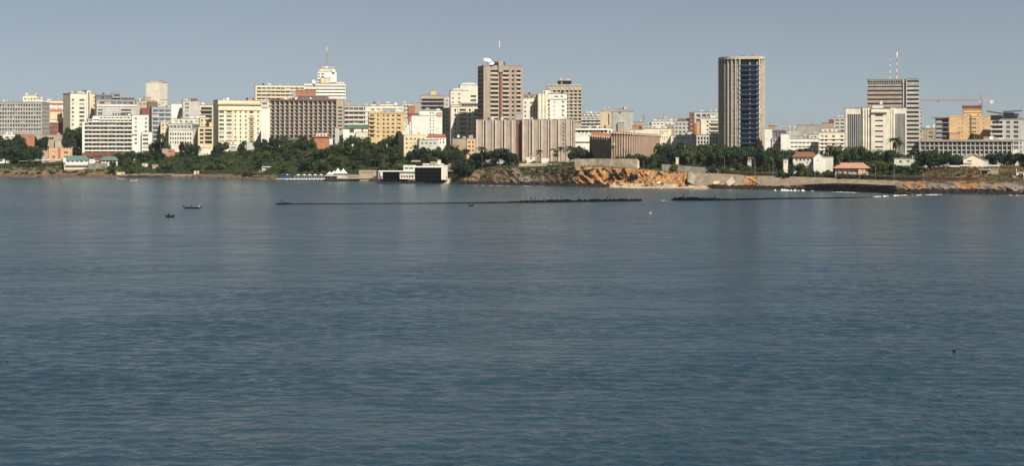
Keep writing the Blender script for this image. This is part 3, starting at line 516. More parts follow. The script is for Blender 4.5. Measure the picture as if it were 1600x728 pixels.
b.mass(743.5, 806, 188, 'pinkgrey', D=16, clut=5); b.mass(806, 815, 188, 'redbrown', [(809.5,814)], C(190, 9, 6.15, 2.8), D=12, off=3, gl=['glass_dark']); b.mass(815, 899, 187.5, 'pinkgrey', [(879,881.2)], C(192.5, 8, 6.25, 3), D=16, off=-.4, gl=['glass_dark'], clut=4)
for x in (745.3, 760, 774.6, 789.2, 800.6): b.fins([x], 2.7, 187.5, None, 1.1, 'lightrib', name='rib')
for x in (755.2, 770, 784.6): b.fins([x], 2.1, 187.5, None, .8, 'lightrib', name='rib'); b.box('window_slot', x+1.3, x+2.5, 189, 246, -.1, -.003, 'glass_dark')
for x in (817.5, 832.6, 846.6, 861.4, 873.2): b.fins([x], 2.9, 187, None, 1.1, 'lightrib', y=-.4, name='rib')
for x in (827.7, 842.6, 857, 893): b.fins([x], 2.0, 187, None, .8, 'lightrib', y=-.4, name='rib'); b.box('window_slot', x+1.3, x+2.4, 189, 246, -.5, -.403, 'glass_dark')
b.mass(884, 891, 187.2, 'beige', D=.6, off=-1.0, roof=None); b.dish(785, 185.2, 2, y=2, tilt=10); b.mass(806, 816, 177.5, 'grey', yb=187, D=7, off=6); b.mass(822, 826, 250, 'palecream', D=4, off=-5)
b = Bld('cream_twin_block', 'cream block with paired shutters beside the brown tower', 817, 840, 1395); b.mass(817, 833, 154, 'palecream', [(819,822),(828,832)], C(159.5, 6, 6.9, 3), D=10, gl=GLB); b.mass(817, 839, 148.5, 'tan', [(819,825),(828,832)], [(150,153)], yb=154, D=9, off=.6, clut=4, gl=['glass_grey']); b.mass(833, 840, 150, 'offwhite', [(834,836),(837,839)], C(157, 7, 6.9, 4), D=9, off=.8, gl=GLB)
b = Bld('white_shaft_block', 'bright white block with rounded pale service shafts and rooftop kiosk', 839, 886, 1385)
for x in (842.5, 848, 853): tube('service_shaft', (b.X(x), 1.2, 0), (b.X(x), 1.2, b.Z(146.5)), 1.5, 'palecream', b.root, k=12)
b.mass(839.5, 857, 147, 'offwhite', [(856,857.6)], C(155, 6, 7.5, 3), D=9, off=1.5); b.mass(856, 886, 147, 'white', [(866,872),(876,879.5)], [(150,152.5)], D=11, yb=156, clut=4); b.mass(859, 886, 156, 'white', [(865,866.4),(877.5,881.2)], C(158, 5, 6.9, 3.2), D=11); b.mass(852, 861, 141, 'white', [(858.5,860)], [(142.5,146)], yb=147.5, D=5, off=1); tube('water_tank', (b.X(849), 4, b.Z(147)), (b.X(849), 4, b.Z(141.5)), 1.0, 'offwhite', b.root, k=10)
b = Bld('honeycomb_tower', 'beige tower with staggered hooded windows like honeycomb and dark roof plant', 855, 908.5, 1490, a=2)
b.mass(855, 908.5, 134, 'beige', C(858.5, 8, 6.6, 3.2), C(141.5, 9, 5.45, 3.2), D=16, rd=1.0, gl=['glass_dark'], clut=2); b.mass(872, 893, 126.5, 'black', [(877,879)], [(127,131)], yb=133, D=9, off=3, clut=6, gl=['curtain']); b.mast(883, 90, 127, r=.1)
V, Fc = [(0,-.9,0),(2.6,-.9,0),(2.6,0,0),(0,0,0),(.5,-.9,.9),(2.1,-.9,.9),(2.1,0,.9),(.5,0,.9)], BOXF; hm = mesh('window_hood', V, Fc, 'lightrib')
for i in range(8):
    for j in range(10):
        o = bpy.data.objects.new('window_hood', hm); o.location = (b.X(857.3+6.6*i), -.003, b.Z(141.2+5.45*j)); link(o, b.root)
b.box('parapet', 854.5, 909, 132, 134.6, -.4, .5, 'beige'); b.fins([857.5+6.6*i for i in range(8)], 1.4, 134.6, 138.4, .3, 'lightrib', name='parapet_block')
# ---- right of centre
b = Bld('white_flat_hall', 'low white hall with dark clerestory windows behind the curved building', 899, 957, 1310); b.mass(899, 957, 201, 'white', C(903, 9, 6, 3.2), [(204.5,208)], D=14, clut=5); b.bands(899, 950, [(202.5,203.5)], 1.2, 'white', name='eave'); b.bands(899, 925, [(220.5,221.8)], .8, 'offwhite', name='eave')
b = Bld('pale_terrace_block', 'pale flats with curved balcony fronts behind the white hall', 908, 944, 1470); b.mass(908, 944, 182, 'palegrey', C(910, 5, 6.8, 4.6), C(184.5, 5, 5, 2.7), D=12, gl=GLB, clut=4); b.balconies(908, 944, [188+5*i for i in range(4)], 'offwhite', proj=.9, rail=1.2); b.mass(912, 937, 178.5, 'palecream', C(914, 3, 7, 4), [(179.5,181.5)], yb=182, D=8, off=2, clut=4)
b = Bld('grey_end_block', 'cream and grey blank-walled block right of the honeycomb tower', 938, 984, 1420, a=-12); b.mass(938, 957, 174, 'cream', [(950,952)], [(178,196)], D=12, clut=3); b.mass(945, 958, 171.5, 'palecream', yb=175, D=8, off=1, clut=2); b.mass(957, 984, 174.5, 'palegrey', [(966,970)], [(175.6,178)], D=15, off=-.5); b.mass(963, 977, 171.5, 'palegrey', [(967,970)], [(173,174.6)], yb=175, D=6, off=2, clut=2); b.mass(966, 976, 192, 'beige', off=-2, D=2)
b = Bld('grey_shed_row', 'flat dark grey rooftops with a mast behind the curved building', 971, 1007, 1440); b.mass(971, 1007, 191, 'grey', D=12, clut=5); b.mast(1006, 180, 191, r=.5, m='brown'); b.mass(983, 990, 188, 'darkgrey', yb=192, D=5)
b = Bld('small_gable_house', 'small white gabled houses peeking over the curved building', 985, 1007, 1330); b.mass(985, 1006, 203, 'palecream', [(990,992)], [(205,207)], D=6, clut=3); b.mass(988, 1004, 197, 'brick', yb=203, D=4, off=2, roof='rooftile')
b = Bld('yellow_hall', 'pale yellow block with pairs of small windows beside the curved building', 1006, 1049, 1330); b.mass(1006, 1049, 201.5, 'paleyellow', C(1031, 4, 3.4, 1.6), [(204.5,206.5),(213.8,216)], D=12, clut=2)
b = Bld('rear_terraces', 'hazy low white roofs far behind the yellow hall', 1018, 1060, 1620, a=2); b.mass(1018, 1052, 190, 'offwhite', C(1021, 5, 6, 3), [(193,195),(198,200)], D=12, clut=8); b.mass(1028, 1043, 186.5, 'palegrey', yb=190, D=7, off=2, clut=5); b.mast(1037, 178, 187, r=.3, m='brown'); b.mass(1040, 1062, 196, 'tan', C(1043, 3, 6, 3), [(199,202)], off=-4, D=8, clut=3)
b = Bld('blue_window_block', 'grey white block with bluish window rows left of the peach flats', 1053, 1079, 1480); b.mass(1053, 1079, 190, 'palegrey', C(1055, 4, 6, 3.6), C(193, 4, 6, 3), D=12, gl=['glass_blue','glass_dark'], clut=4); b.mass(1060, 1077, 186, 'brown', yb=190, D=6, off=2, clut=4); b.mass(1077, 1085, 176.5, 'redbrown', [(1079,1083)], C(180, 6, 6, 3), D=9, off=-1)
b = Bld('grey_loggia_block', 'grey block with large square openings behind the peach flats', 1085, 1123, 1450); b.mass(1085, 1123, 175.5, 'palegrey', [(1088,1094),(1097,1103),(1104.5,1109),(1112,1117)], C(179, 6, 7.4, 5), D=14, gl=GLB, rd=1.2, clut=6); b.mass(1086, 1091, 192, 'brick', off=-.6, D=.5, roof=None)
b = Bld('peach_flats', 'small peach flats with balconies beside the tall ribbed tower', 1095, 1123, 1390); b.mass(1095, 1123, 185.5, 'palecream', [(1104,1107),(1110,1122)], C(189, 5, 6.4, 3), D=10, clut=3); b.balconies(1109, 1123, [193+6.4*i for i in range(4)], 'palecream', proj=.8, rail=1.5); b.mass(1089, 1096, 190, 'pinkpeach', D=8, off=1)
b = Bld('low_white_hall', 'low white flat hall behind the trees left of the tall ribbed tower', 1048, 1089, 1320); b.mass(1048, 1089, 212, 'offwhite', C(1051, 5, 7.5, 4), [(215,217)], D=10, clut=3, roof='roofpink')
b = Bld('arcade_block', 'low pale block with a colonnade of narrow bays at foot of tall tower', 1088, 1123, 1275); b.mass(1088, 1123, 211, 'palegrey', C(1090, 7, 4.7, 2.8), C(214.5, 3, 6, 4.2), D=10, gl=GLB, rd=.8); b.fins([1089+4.7*i for i in range(8)], 1.0, 212, None, .4, 'offwhite', name='pillar')

# ---- the tall ribbed tower: curved flanks of fins, blue balconied centre
b = Bld('ribbed_tower', 'tall tower with pale vertical fins and stacked blue balconies', 1123.5, 1194, 1255, zb=None)
def planpts():
    xa, xb, xe = b.X(1156), b.X(1186), b.X(1194); P = []
    for i in range(9):
        t = math.pi/2*i/8; P.append((xa-xa*math.cos(t), 17-17*math.sin(t)))      # left curved flank
    P2 = [(xb, 0)]
    for i in range(1, 5): t = math.pi/2*i/4; P2.append((xb+(xe-xb)*math.sin(t), 9-9*math.cos(t)))
    return P, P2
PL, PR = planpts(); zt = b.Z(90.5)
ring = PL+[(b.X(1156)+.001, 2.2), (b.X(1186)-.001, 2.2)]+PR+[(PR[-1][0], 26), (0, 26)]
V = [(x, y, z) for z in (0, zt) for x, y in ring]; n = len(ring); Fc = [(i, (i+1) % n, n+(i+1) % n, n+i) for i in range(n)]+[tuple(range(n, 2*n))]
obj('wall', V, Fc, 'darkgrey', b.root)
def finat(p, q, wd, proj, z0, z1, m, nm):
    dx, dy = q[0]-p[0], q[1]-p[1]; l = math.hypot(dx, dy); o = ubox(nm, -wd/2, wd/2, -proj, .05, z0, z1, m, b.root); o.rotation_euler = (0, 0, math.atan2(dy, dx)); c, s_ = dx/l, dy/l
    o.location = (p[0]+c*(-wd/2)-s_*(-proj), p[1]+s_*(-wd/2)+c*(-proj), z0)
for P in (PL, PR):
    for i in range(len(P)):
        p, q = P[i], P[min(i+1, len(P)-1)]
        if i == len(P)-1: p0 = P[i-1]; q = (p[0]*2-p0[0], p[1]*2-p0[1])
        finat(p, q, .85, .75, 0, zt+.1, 'lightrib', 'fin')
        if i < len(P)-1:
            mid = ((p[0]+q[0])/2, (p[1]+q[1])/2); finat(mid, q, .55, .25, 0, b.Z(101), 'palegrey', 'spandrel_strip')
            for r in range(19):
                if rng.random() < .55: finat(mid, q, .6, .30, b.Z(106+6.9*r), b.Z(103.4+6.9*r), 'darkgrey', 'window')
for r in range(18):
    y = 103.8+7.55*r
    for q, xa, xb in ((0, 1157, 1171), (1, 1172, 1185.5)): b.box('window', xa, xb, y-6, y-.6, 1.9, 2.15, rng.choice(['glass_dark', 'glass_dark', 'glass_blue', 'navy']))
    b.box('balcony', 1155.8, 1186.8, y-1.6, y, -1.0, 1.85, 'bluefascia')
    b.box('column', 1171, 1172.4, y-6, y-1.7, .6, 1.4, 'palegrey')
b.box('column', 1182.5, 1185.5, 96, 235, .4, 1.7, 'palegrey'); b.box('soffit', 1156, 1186, 90.6, 95.6, 1.4, 2.1, 'navy')
V = []; off = [(-.6 if x < 15 else .6) for x, y in ring]
V = [(x+(-.7 if x < b.X(1150) else (.7 if x > b.X(1189) else 0)), y-.9 if y < 15 else y, z) for z in (b.Z(95.2), b.Z(88.6)) for x, y in PL+PR+[(PR[-1][0], 26), (0, 26)]]; n = len(V)//2
V = V[:]; V[:n] = [(x, y, b.Z(92.8)) for x, y, z in V[:n]]
obj('cornice', V, [(i, (i+1) % n, n+(i+1) % n, n+i) for i in range(n)]+[tuple(range(n, 2*n)), tuple(range(n-1, -1, -1))], 'lightrib', b.root)
for x, h, y in ((1134, 87, 4), (1146, 86.8, 3), (1158, 86.2, 5), (1161, 86, 6), (1171, 86.8, 6), (1175, 86.2, 5)): b.box('roof_plant', x, x+rng.uniform(2, 4), h, 88.5, y, y+2, 'darkgrey')
b.mast(1152.5, 70, 88.5, r=.07); b.mast(1181, 81, 88.5, r=.1); b.mast(1184.3, 78.5, 88.5, r=.1)
# ----
b = Bld('white_fin_wing', 'white end fin with dark glass link at foot of the tall ribbed tower', 1195, 1229, 1235); b.mass(1195, 1206.5, 201.5, 'white', D=10); b.mass(1206.5, 1229, 204, 'darkgrey', C(1208, 3, 7, 6), [(206,215)], D=8, off=2, gl=['glass_dark','glass_blue']); b.mass(1206, 1222, 217, 'palegrey', C(1208, 3, 5, 3), C(219, 3, 6, 3.4), D=4, off=-1)
b = Bld('white_long_block', 'long white low block with horizontal window strip behind the red roofed house', 1220, 1279, 1225, a=2); b.mass(1220, 1233, 209.5, 'white', D=10, off=-1); b.mass(1233, 1279, 217, 'white', C(1235, 7, 6.2, 5), C(222, 3, 6.4, 2.6), D=10, clut=3); b.mass(1264, 1279, 210.5, 'offwhite', C(1266, 2, 6, 4), [(213,215)], D=9, off=1, clut=1); b.mass(1233, 1262, 213.5, 'palegrey', yb=217.5, D=6, off=3, clut=3)
b = Bld('cream_square_block', 'cream square block with regular pairs of small windows', 1279.5, 1320, 1205); b.mass(1279.5, 1320, 207, 'palecream', [(1283,1286.5),(1289,1292.5),(1300,1304.5),(1313,1317.5)], C(212, 5, 5.9, 3.2), D=12, clut=2, gl=GLB); b.mass(1284, 1309, 201, 'palecream', C(1288, 3, 7, 3), [(203,205.4)], yb=207, D=8, off=2, clut=2); b.bands(1279.5, 1320, C(216.6, 4, 5.9, .9), .5, 'white', name='sill_band')
b = Bld('dark_rear_block', 'long dark grey flat block on the skyline behind the white low block', 1245, 1284, 1440); b.mass(1245, 1284, 196, 'grey', D=12, clut=2); b.mass(1228, 1247, 201, 'palegrey', C(1230, 3, 6, 3), [(203,205)], off=-5, D=8, clut=6); b.mast(1221, 184, 202, r=.15); b.mast(1225, 190, 202, r=.1)
b = Bld('brown_roof_house', 'brown roofed far house next to the dark skyline block', 1284, 1304, 1500); b.mass(1284, 1304, 193, 'tan', D=9, roof='roofdark'); b.mass(1295, 1304, 187.5, 'redbrown', yb=193, D=5); 
b = Bld('far_grey_flats', 'hazy grey flats left of the white ribbed office', 1303, 1322, 1440); b.mass(1303, 1322, 184, 'palegrey', C(1305, 2, 8, 6), C(187, 4, 5.5, 2.6), D=9, gl=GLB, clut=3)
b = Bld('far_red_house', 'small reddish far house left of the fin wing', 1200, 1214, 1480); b.mass(1200, 1214, 197.5, 'tan', D=8, roof='roofdark', clut=4)
b = Bld('grey_tower', 'grey banded office tower with two red and white masts', 1355, 1436, 1185, a=1)
b.mass(1355, 1415, 124.5, 'grey', [(1356,1414.5)], [(126,129.2)]+C(134.6, 14, 6.75, 1.9), D=16, off=1.6, rd=1.0, gl=['glass_dark'], rt=.4); b.mass(1415, 1436, 124, 'grey', [(1417,1435.6)], [(126,129.2)]+C(134.2, 16, 6.75, 2.6), D=17, rd=.8, gl=['glass_dark'], rt=.4)
b.fins([1359.5+3.6*i for i in range(16)], 1.2, 126, 130, .7, 'grey', y=1.6, name='crenel'); b.bands(1355, 1415, C(137.2, 5, 6.75, 3.4), .4, 'pinkgrey', y=1.6); b.bands(1416.5, 1436, C(137.2, 15, 6.75, 3.2), .5, 'palegrey'); b.fins([1412], 2.2, 124.5, None, 1.0, 'palegrey', y=1.6, name='pier'); b.fins([1416.2], 1.2, 124, None, .7, 'palegrey', name='pier')
b.mass(1436.4, 1441, 171, 'palegrey', [(1438.6,1440.4)], C(174, 8, 6, 4), D=9, off=4)
for x, yt in ((1391, 86), (1401.5, 81)):
    for j in range(8):
        ya = 123-(123-yt)*j/8; yb_ = 123-(123-yt)*(j+1)/8; tube('mast_section', (b.X(x), 6, b.Z(ya)), (b.X(x), 6, b.Z(yb_)), .28-.012*j, 'mastred' if j % 2 else 'white', b.root)
tube('antenna_head', (b.X(1401.5), 6, b.Z(89)), (b.X(1401.5), 6, b.Z(81)), .55, 'white', b.root, k=8)
b = Bld('white_ribbed_office', 'broad white office block with finned dark glazing on both wings', 1321, 1416, 1128, a=2)
b.mass(1321, 1347, 169.5, 'palecream', [(1324.5,1346)], [(178.5,240)], D=18, rd=.8, gl=['glass_dark'], fr='darkgrey')
for i in range(8): b.box('fin', 1324.4+2.9*i, 1325.4+2.9*i, 178, 245, -.3, .78, 'palegrey')
b.mass(1347, 1361, 168.5, 'palecream', D=16, off=-.8); b.mass(1361, 1391, 170.5, 'palecream', [(1367,1379.5)], C(179.6, 8, 8.2, 2.7), D=16, off=-2.0, gl=['glass_dark']); b.box('canopy', 1361, 1386, 174.2, 176.4, -3.0, -2.003, 'offwhite'); b.mass(1391, 1398, 168.6, 'palecream', D=16, off=-.8)
b.mass(1398, 1416, 169.5, 'palecream', [(1398.5,1414.6)], [(178,240)], D=18, rd=.8, gl=['glass_grey'], fr='darkgrey')
for i in range(9): b.box('fin', 1398.4+1.95*i, 1399.2+1.95*i, 177.6, 245, -.2, .78, 'palegrey')
b.mass(1363.5, 1380.5, 164.4, 'offwhite', yb=169, D=8, off=4, clut=2); b.fins([1348.5, 1352.5, 1356.5, 1360], 1.0, 170, None, .6, 'offwhite', y=-.8, name='rib'); b.fins([1392.5, 1396], .8, 170, None, .6, 'offwhite', y=-.8, name='rib')
b = Bld('peach_office', 'large peach office block under construction with open grey bays at one end', 1461, 1548, 1150, a=2)
b.mass(1483, 1548, 182, 'peach', [(1498,1499.3),(1503,1504.3),(1514,1515.6),(1518.5,1525),(1528,1529),(1536,1537)], C(185.6, 6, 6.6, 1.9), D=20, gl=['glass_dark'], roof='peach'); b.box('stair_slot', 1515.8, 1518.2, 180, 230, -.2, -.003, 'brown'); b.mass(1483.5, 1500, 208.5, 'pinkpeach', off=-1.2, D=1.2); b.mass(1537, 1549, 203, 'pinkpeach', off=-.8, D=.8)
b.mass(1506, 1534, 168, 'peach', [(1509,1516),(1527,1530)], [(178.6,180.6)], yb=182, D=10, off=4, roof=None); b.mass(1504.5, 1535, 166.3, 'redbrown', yb=168.2, D=11, off=3.4, roof='redbrown'); b.bands(1506, 1534, [(170.5,171.5),(175,176)], .4, 'pinkpeach', y=4)
for j in range(6): b.box('floor_slab', 1461.5, 1483, 184.4+7*j, 185.4+7*j, .2, 16, 'grey'); b.box('rail', 1462, 1483, 186.2+7*j, 188.6+7*j, 1.6, 1.8, 'darkgrey') if j < 5 else None
for x in (1462.2, 1472, 1481.8): b.box('column', x-.5, x+.5, 184, 235, .4, .9, 'brown')
b.mass(1473, 1483, 184.6, 'darkgrey', D=12, off=3, roof=None); b.box('roof_slab', 1457.5, 1484, 182.6, 184.2, -1.2, 16, 'grey')
b = Bld('side_tan_house', 'small tan house between grey tower and the open construction bays', 1442, 1462, 1220); b.mass(1442, 1462, 201, 'tan', [(1451,1457)], C(206.5, 4, 6, 3.4), D=9, clut=2)
b = Bld('modern_office', 'white modern office with dark ribbon windows under winged roofs', 1548, 1600, 1120, a=1)
b.mass(1548, 1600, 187, 'palegrey', [(1550,1566.5),(1572,1578),(1583.5,1591)], C(189.5, 7, 7.3, 4.4), D=18, gl=['glass_dark','glass_dark','glass_blue'], clut=0, fr='palegrey'); b.bands(1547, 1568, C(194.2, 4, 7.3, 1.8), .9, 'offwhite'); b.mass(1568, 1597, 184.5, 'grey', yb=187, D=12, off=2); b.mass(1568, 1585, 176, 'grey', [(1570,1582)], [(177.5,183)], yb=185, D=9, off=3, roof=None)
def wing(x0, x1, yl, yr, th=.6, y0=-3, y1=14, nm='winged_roof'):
    X0, X1 = b.X(x0), b.X(x1); a0, a1 = b.Z(yl), b.Z(yr); V = [(X0,y0,a0),(X1,y0,a1),(X1,y1,a1),(X0,y1,a0),(X0,y0,a0+th),(X1,y0,a1+th),(X1,y1,a1+th),(X0,y1,a0+th)]; obj(nm, V, BOXF, 'darkgrey', b.root)
wing(1542, 1568, 174.2, 178.5); wing(1568, 1597, 175.2, 173.8); b.mass(1548, 1567, 180, 'grey', yb=187, D=9, off=3, roof=None); b.mass(1584, 1592, 179, 'palegrey', yb=185, D=6, off=3)
b = Bld('grey_arcade_hall', 'long low grey building with double rows of square bays in front of peach office', 1437, 1583, 1085, a=1)
b.mass(1437, 1583, 219.5, 'grey', C(1439.5, 20, 7.1, 5.2), [(222.5,226.8),(229.5,233.6),(236,240)], D=16, rd=1.4, gl=['glass_dark','glass_blue','glass_grey'], fr='grey', clut=4); b.bands(1436, 1584, [(219,221.6)], 1.0, 'pinkgrey', name='eave'); b.bands(1437, 1583, [(227,229)], .5, 'grey'); b.fins([1438.4+7.1*i for i in range(21)], 1.2, 221.6, None, .5, 'palegrey', name='pillar'); b.mass(1537, 1556, 215, 'beige', yb=219.5, D=7, off=2, roof='roofgrey'); b.dish(1550, 215.8, 3.6, y=-.6, tilt=20)
b = Bld('stair_annex', 'pale concrete stair annex at the end of the grey arcade hall', 1581, 1603, 1092); b.mass(1581, 1603, 220, 'palegrey', [(1584,1591),(1594,1596)], C(222, 3, 6.6, 4), D=10, gl=GLB); b.mass(1575, 1592, 233, 'offwhite', D=5, off=-6)

# ---- more skyline roofs far behind, filling gaps between the named blocks
fill = [(255,268,168,1850,'beige','far beige block peeking beside the pale yellow tower'),(1007,1020,196,1640,'palegrey','far pale block right of the flat grey rooftops'),(1195,1212,204,1420,'beige','far beige block behind the white end fin'),
 (1436,1446,204,1400,'palegrey','far pale block behind the grey tower'),(640,660,163,1700,'offwhite','far whitish block behind the brick red corner house'),(888,903,178,1600,'palegrey','far pale block right of the white shaft block'),
 (1122,1130,206,1500,'palegrey','far block hidden at the foot of the tall ribbed tower'),(-40,4,163,1720,'beige','beige block at the far end of the grey office'),(1598,1640,186,1130,'palegrey','pale grey block next to the modern office')]
for x0, x1, y, Y, m, lab in fill:
    b = Bld('far_block', lab, x0, x1, Y); b.mass(x0, x1, y, m, C(x0+2, max(1, int((x1-x0-3)/5)), 5, 2.6), C(y+3, 4, 5.4, 2.6), D=10, clut=3)

# ------------------------------------------------------------------ curved brown building
th_Y = 1168
root = empty('curved_building', (PX(957, th_Y), th_Y, ground(PX(957, th_Y), th_Y)-1.5)); tag(root, 'brown curved building ringed by vertical ribs under a red tiled roof', 'building')
cx0, cy0, cz0 = root.location
def cpt(px, Y, py=None): return (PX(px, Y)-cx0, Y-cy0, (PZ(py, Y)-cz0) if py is not None else 0.)
LF = [(923.5+i*(957-923.5)/9, 1196-28*(i/9)**.9) for i in range(10)]
RF = [(957+72*t, 1166+52*t**2.2-5*math.sin(math.pi*t)) for t in [i/20 for i in range(21)]]
for P, ya, yb_, wm, rm in ((LF, 213, 216, 'curvebrown', 'curverib'), (RF, 208.4, 213, 'curvebrown', 'curverib')):
    V, Fc = [], []; n = len(P)
    for i, (px, Y) in enumerate(P):
        a = cpt(px, Y, ya+(yb_-ya)*i/(n-1)); V += [(a[0], a[1], 0), a]
    back = [(cpt(P[-1][0], P[-1][1]+24)), (cpt(P[0][0], P[0][1]+24))]
    for q, zz in zip(back, (V[-1][2], V[1][2])): V += [(q[0], q[1], 0), (q[0], q[1], zz)]
    m_ = n+2
    for i in range(m_): j = (i+1) % m_; Fc.append((2*i, 2*j, 2*j+1, 2*i+1))
    Fc.append(tuple(2*i+1 for i in range(m_))); obj('wall', V, Fc, wm, root)
    for i in range(n):
        px, Y = P[i]; a = cpt(px, Y, ya+(yb_-ya)*i/(n-1)); j = min(i+1, n-1); k = max(0, i-1); an = math.atan2(P[j][1]-P[k][1], PX(P[j][0], P[j][1])-PX(P[k][0], P[k][1]))
        V, Fc = [], []; addbox(V, Fc, -.42, .42, -.95, .1, 0, a[2]); o = obj('rib', V, Fc, rm, root); o.location = (a[0], a[1], 0); o.rotation_euler = (0, 0, an)
        V, Fc = [], []; addbox(V, Fc, -.62, .62, -1.7, .2, 0, 1.0); o = obj('cornice_block', V, Fc, 'lightrib', root); o.location = (a[0], a[1], a[2]-.2); o.rotation_euler = (0, 0, an)
        if P is RF and 2 <= i <= 8:
            for z0, z1 in (((2, 8.5),) if i > 3 else ((2, 5.),)):
                V, Fc = [], []; addbox(V, Fc, .55, 1.15, -.25, .05, 0, z1-z0+rng.uniform(-1, 1)); o = obj('window', V, Fc, 'glass_dark', root); o.location = (a[0], a[1], z0+4); o.rotation_euler = (0, 0, an)
    V = []; 
    for i, (px, Y) in enumerate(P): V.append(tuple(Vector(cpt(px, Y, ya+(yb_-ya)*i/(n-1)))+Vector((0, -1.2, .85))))
    for i, (px, Y) in enumerate(P): V.append(tuple(Vector(cpt(px, Y+13, ya+(yb_-ya)*i/(n-1)))+Vector((0, 0, 3.0 if P is LF else 1.3))))
    for i, (px, Y) in enumerate(P): V.append(tuple(Vector(cpt(px, Y+25, ya+(yb_-ya)*i/(n-1)))+Vector((0, 0, .85))))
    obj('roof', V, [(i, i+1, n+i+1, n+i) for i in range(n-1)]+[(n+i, n+i+1, 2*n+i+1, 2*n+i) for i in range(n-1)], 'rooftile', root)
o = tube('emblem', (cpt(959.6, 1163.6)[0], 1163.2-cy0, PZ(225.6, 1164)-cz0), (cpt(959.6, 1163.6)[0], 1164.0-cy0, PZ(225.6, 1164)-cz0), .55, 'white', root, k=12)

# ------------------------------------------------------------------ walls and revetments along the shore
def wallstrip(name, label, pts, thick, m, cat='wall', yk=None, cap=None):
    """pts: (px, y_top, y_bottom, Y); one solid wall of real thickness"""
    r = empty(name, (PX(pts[0][0], pts[0][3]), pts[0][3], 0)); tag(r, label, cat); V, Fc, V2, F2 = [], [], [], []
    ox, oy, _ = r.location
    for px, ya, yb_, Y in pts:
        x, y = PX(px, Y)-ox, Y-oy; z1, z0 = PZ(ya, Y), min(PZ(yb_, Y), ground(PX(px, Y), Y))-1.0
        V += [(x, y, z0), (x, y, z1), (x, y+thick, z1), (x, y+thick, z0)]; V2 += [(x, y-.15, z1+.004), (x, y-.15, z1+.3), (x, y+thick+.15, z1+.3), (x, y+thick+.15, z1+.004)]
    for L_, n in ((Fc, len(pts)), (F2, len(pts))):
        for i in range(n-1):
            for k in range(4): L_.append((4*i+k, 4*i+4+k, 4*i+4+(k+1) % 4, 4*i+(k+1) % 4))
        L_ += [(0,1,2,3), (4*n-1,4*n-2,4*n-3,4*n-4)]
    obj('wall_face', V, Fc, m, r)
    if cap: obj('coping', V2, F2, cap, r)
    return r
wallstrip('terrace_wall', 'smooth tan wall on the cliff top in front of the curved building', [(898,248.5,258,1158),(930,248.3,258,1150),(953,248.3,258,1143),(996,248.5,258,shoreY(996)+25),(999,252,258,shoreY(999)+26)], 1.2, 'walltan')
wallstrip('cliff_wall', 'low tan wall on the cliff edge below the ribbed slab', [(811,255.5,260,1212),(840,255,260,1208),(868,256,261,1203),(897,257,261,1198)], .8, 'walltan')
wallstrip('road_parapet', 'weathered grey road parapet above the orange cliff', [(1034,256.5,262,1125),(1060,258.5,264,1122),(1085,260.5,266,1119),(1110,262.5,268,1116),(1138,265.5,271,1112)], .7, 'wallgrey')
rev = [(1075,270.5,289),(1085,271,289.5),(1100,271.4,290),(1125,272.3,290.6),(1150,273.8,291),(1162,275,291.2)]
rev2 = [(1182,275.8,291.6),(1200,276.2,291.6),(1230,277,291),(1255,277.6,289.5),(1280,278.4,288),(1310,280,287.5),(1350,282,288.6),(1368,282.6,289.6),(1398,284.2,290.5)]
def revet(name, label, tab, m, n=40):
    V, Fc = [], []; r = [0, .33, .66, 1]
    us = np.linspace(tab[0][0], tab[-1][0], n)
    for u in us:
        ya = lerp_table([(a, b) for a, b, c in tab], u); yb_ = lerp_table([(a, c) for a, b, c in tab], u); Ya = shoreY(u)+20; Yb = shoreY(u)+7.5
        za, zb_ = PZ(ya, Ya), PZ(yb_, Yb)
        for k in r:
            Y = Yb+(Ya-Yb)*k; nn = fbm(u*.2, k*3)*.25; V.append((PX(u, Y), Y-.9+nn, zb_+(za-zb_)*k+.35+nn*.3))
        V.append((PX(u, Ya+7), Ya+7, za+.3)); V.append((PX(u, Ya+7), Ya+7, za-3)); V.append((PX(u, Yb), Yb+1, zb_-3))
    c = 7
    for i in range(n-1):
        for k in range(c): Fc.append((i*c+k, i*c+(k+1) % c, (i+1)*c+(k+1) % c, (i+1)*c+k))
    Fc += [tuple(range(c)), tuple((n-1)*c+k for k in range(c-1, -1, -1))]
    tag(obj(name, V, Fc, m), label, 'sea wall')
revet('sea_wall', 'sloping grey brown concrete revetment below the road beside the sandy beach', rev, 'revet', 24)
revet('sea_wall', 'long sloping concrete revetment running from the orange outcrop to the black rocks', rev2, 'revet', 50)
# fallen slabs and the pale corner slab
def slab(label, px, py, Y, sx, sy, sz, rx, ry, rz, m):
    V = boxv(-sx/2, sx/2, -sy/2, sy/2, -sz/2, sz/2); V = [(x+rng.uniform(-.15, .15)*sx, y, z+rng.uniform(-.1, .1)*sz) for x, y, z in V]; o = obj('concrete_slab', V, BOXF, m); o.location = (PX(px, Y), Y, PZ(py, Y)); o.rotation_euler = (R(rx), R(ry), R(rz)); tag(o, label, 'slab')
slab('pale fallen slab leaning on the revetment beside the orange outcrop', 1141.5, 285, shoreY(1141)+7, 5.2, .8, 3.4, -25, -38, 5, 'walltan')
slab('flat pale slab lying at foot of the revetment next to the beach', 1121, 286, shoreY(1121)+9, 4.6, .8, 1.9, -30, 5, 0, 'walltan')
slab('tilted end slab of the revetment against the orange cliff', 1081, 279, shoreY(1081)+10, 4.2, .9, 8.2, -38, 30, 10, 'wallgrey')
slab('white painted wreck piece on the beach under the cliff', 1029.5, 285.6, shoreY(1029)+8.5, 2.6, .8, 1.0, -20, -20, 0, 'white')
wallstrip('garden_wall', 'long dark brown garden wall behind the coast road', [(x,y,y+5,shoreY(x)+28) for x,y in ((1140,267.6),(1170,269.6),(1195,271),(1240,272),(1288,273.6))], .6, 'wallbrown', cap='wallgrey')
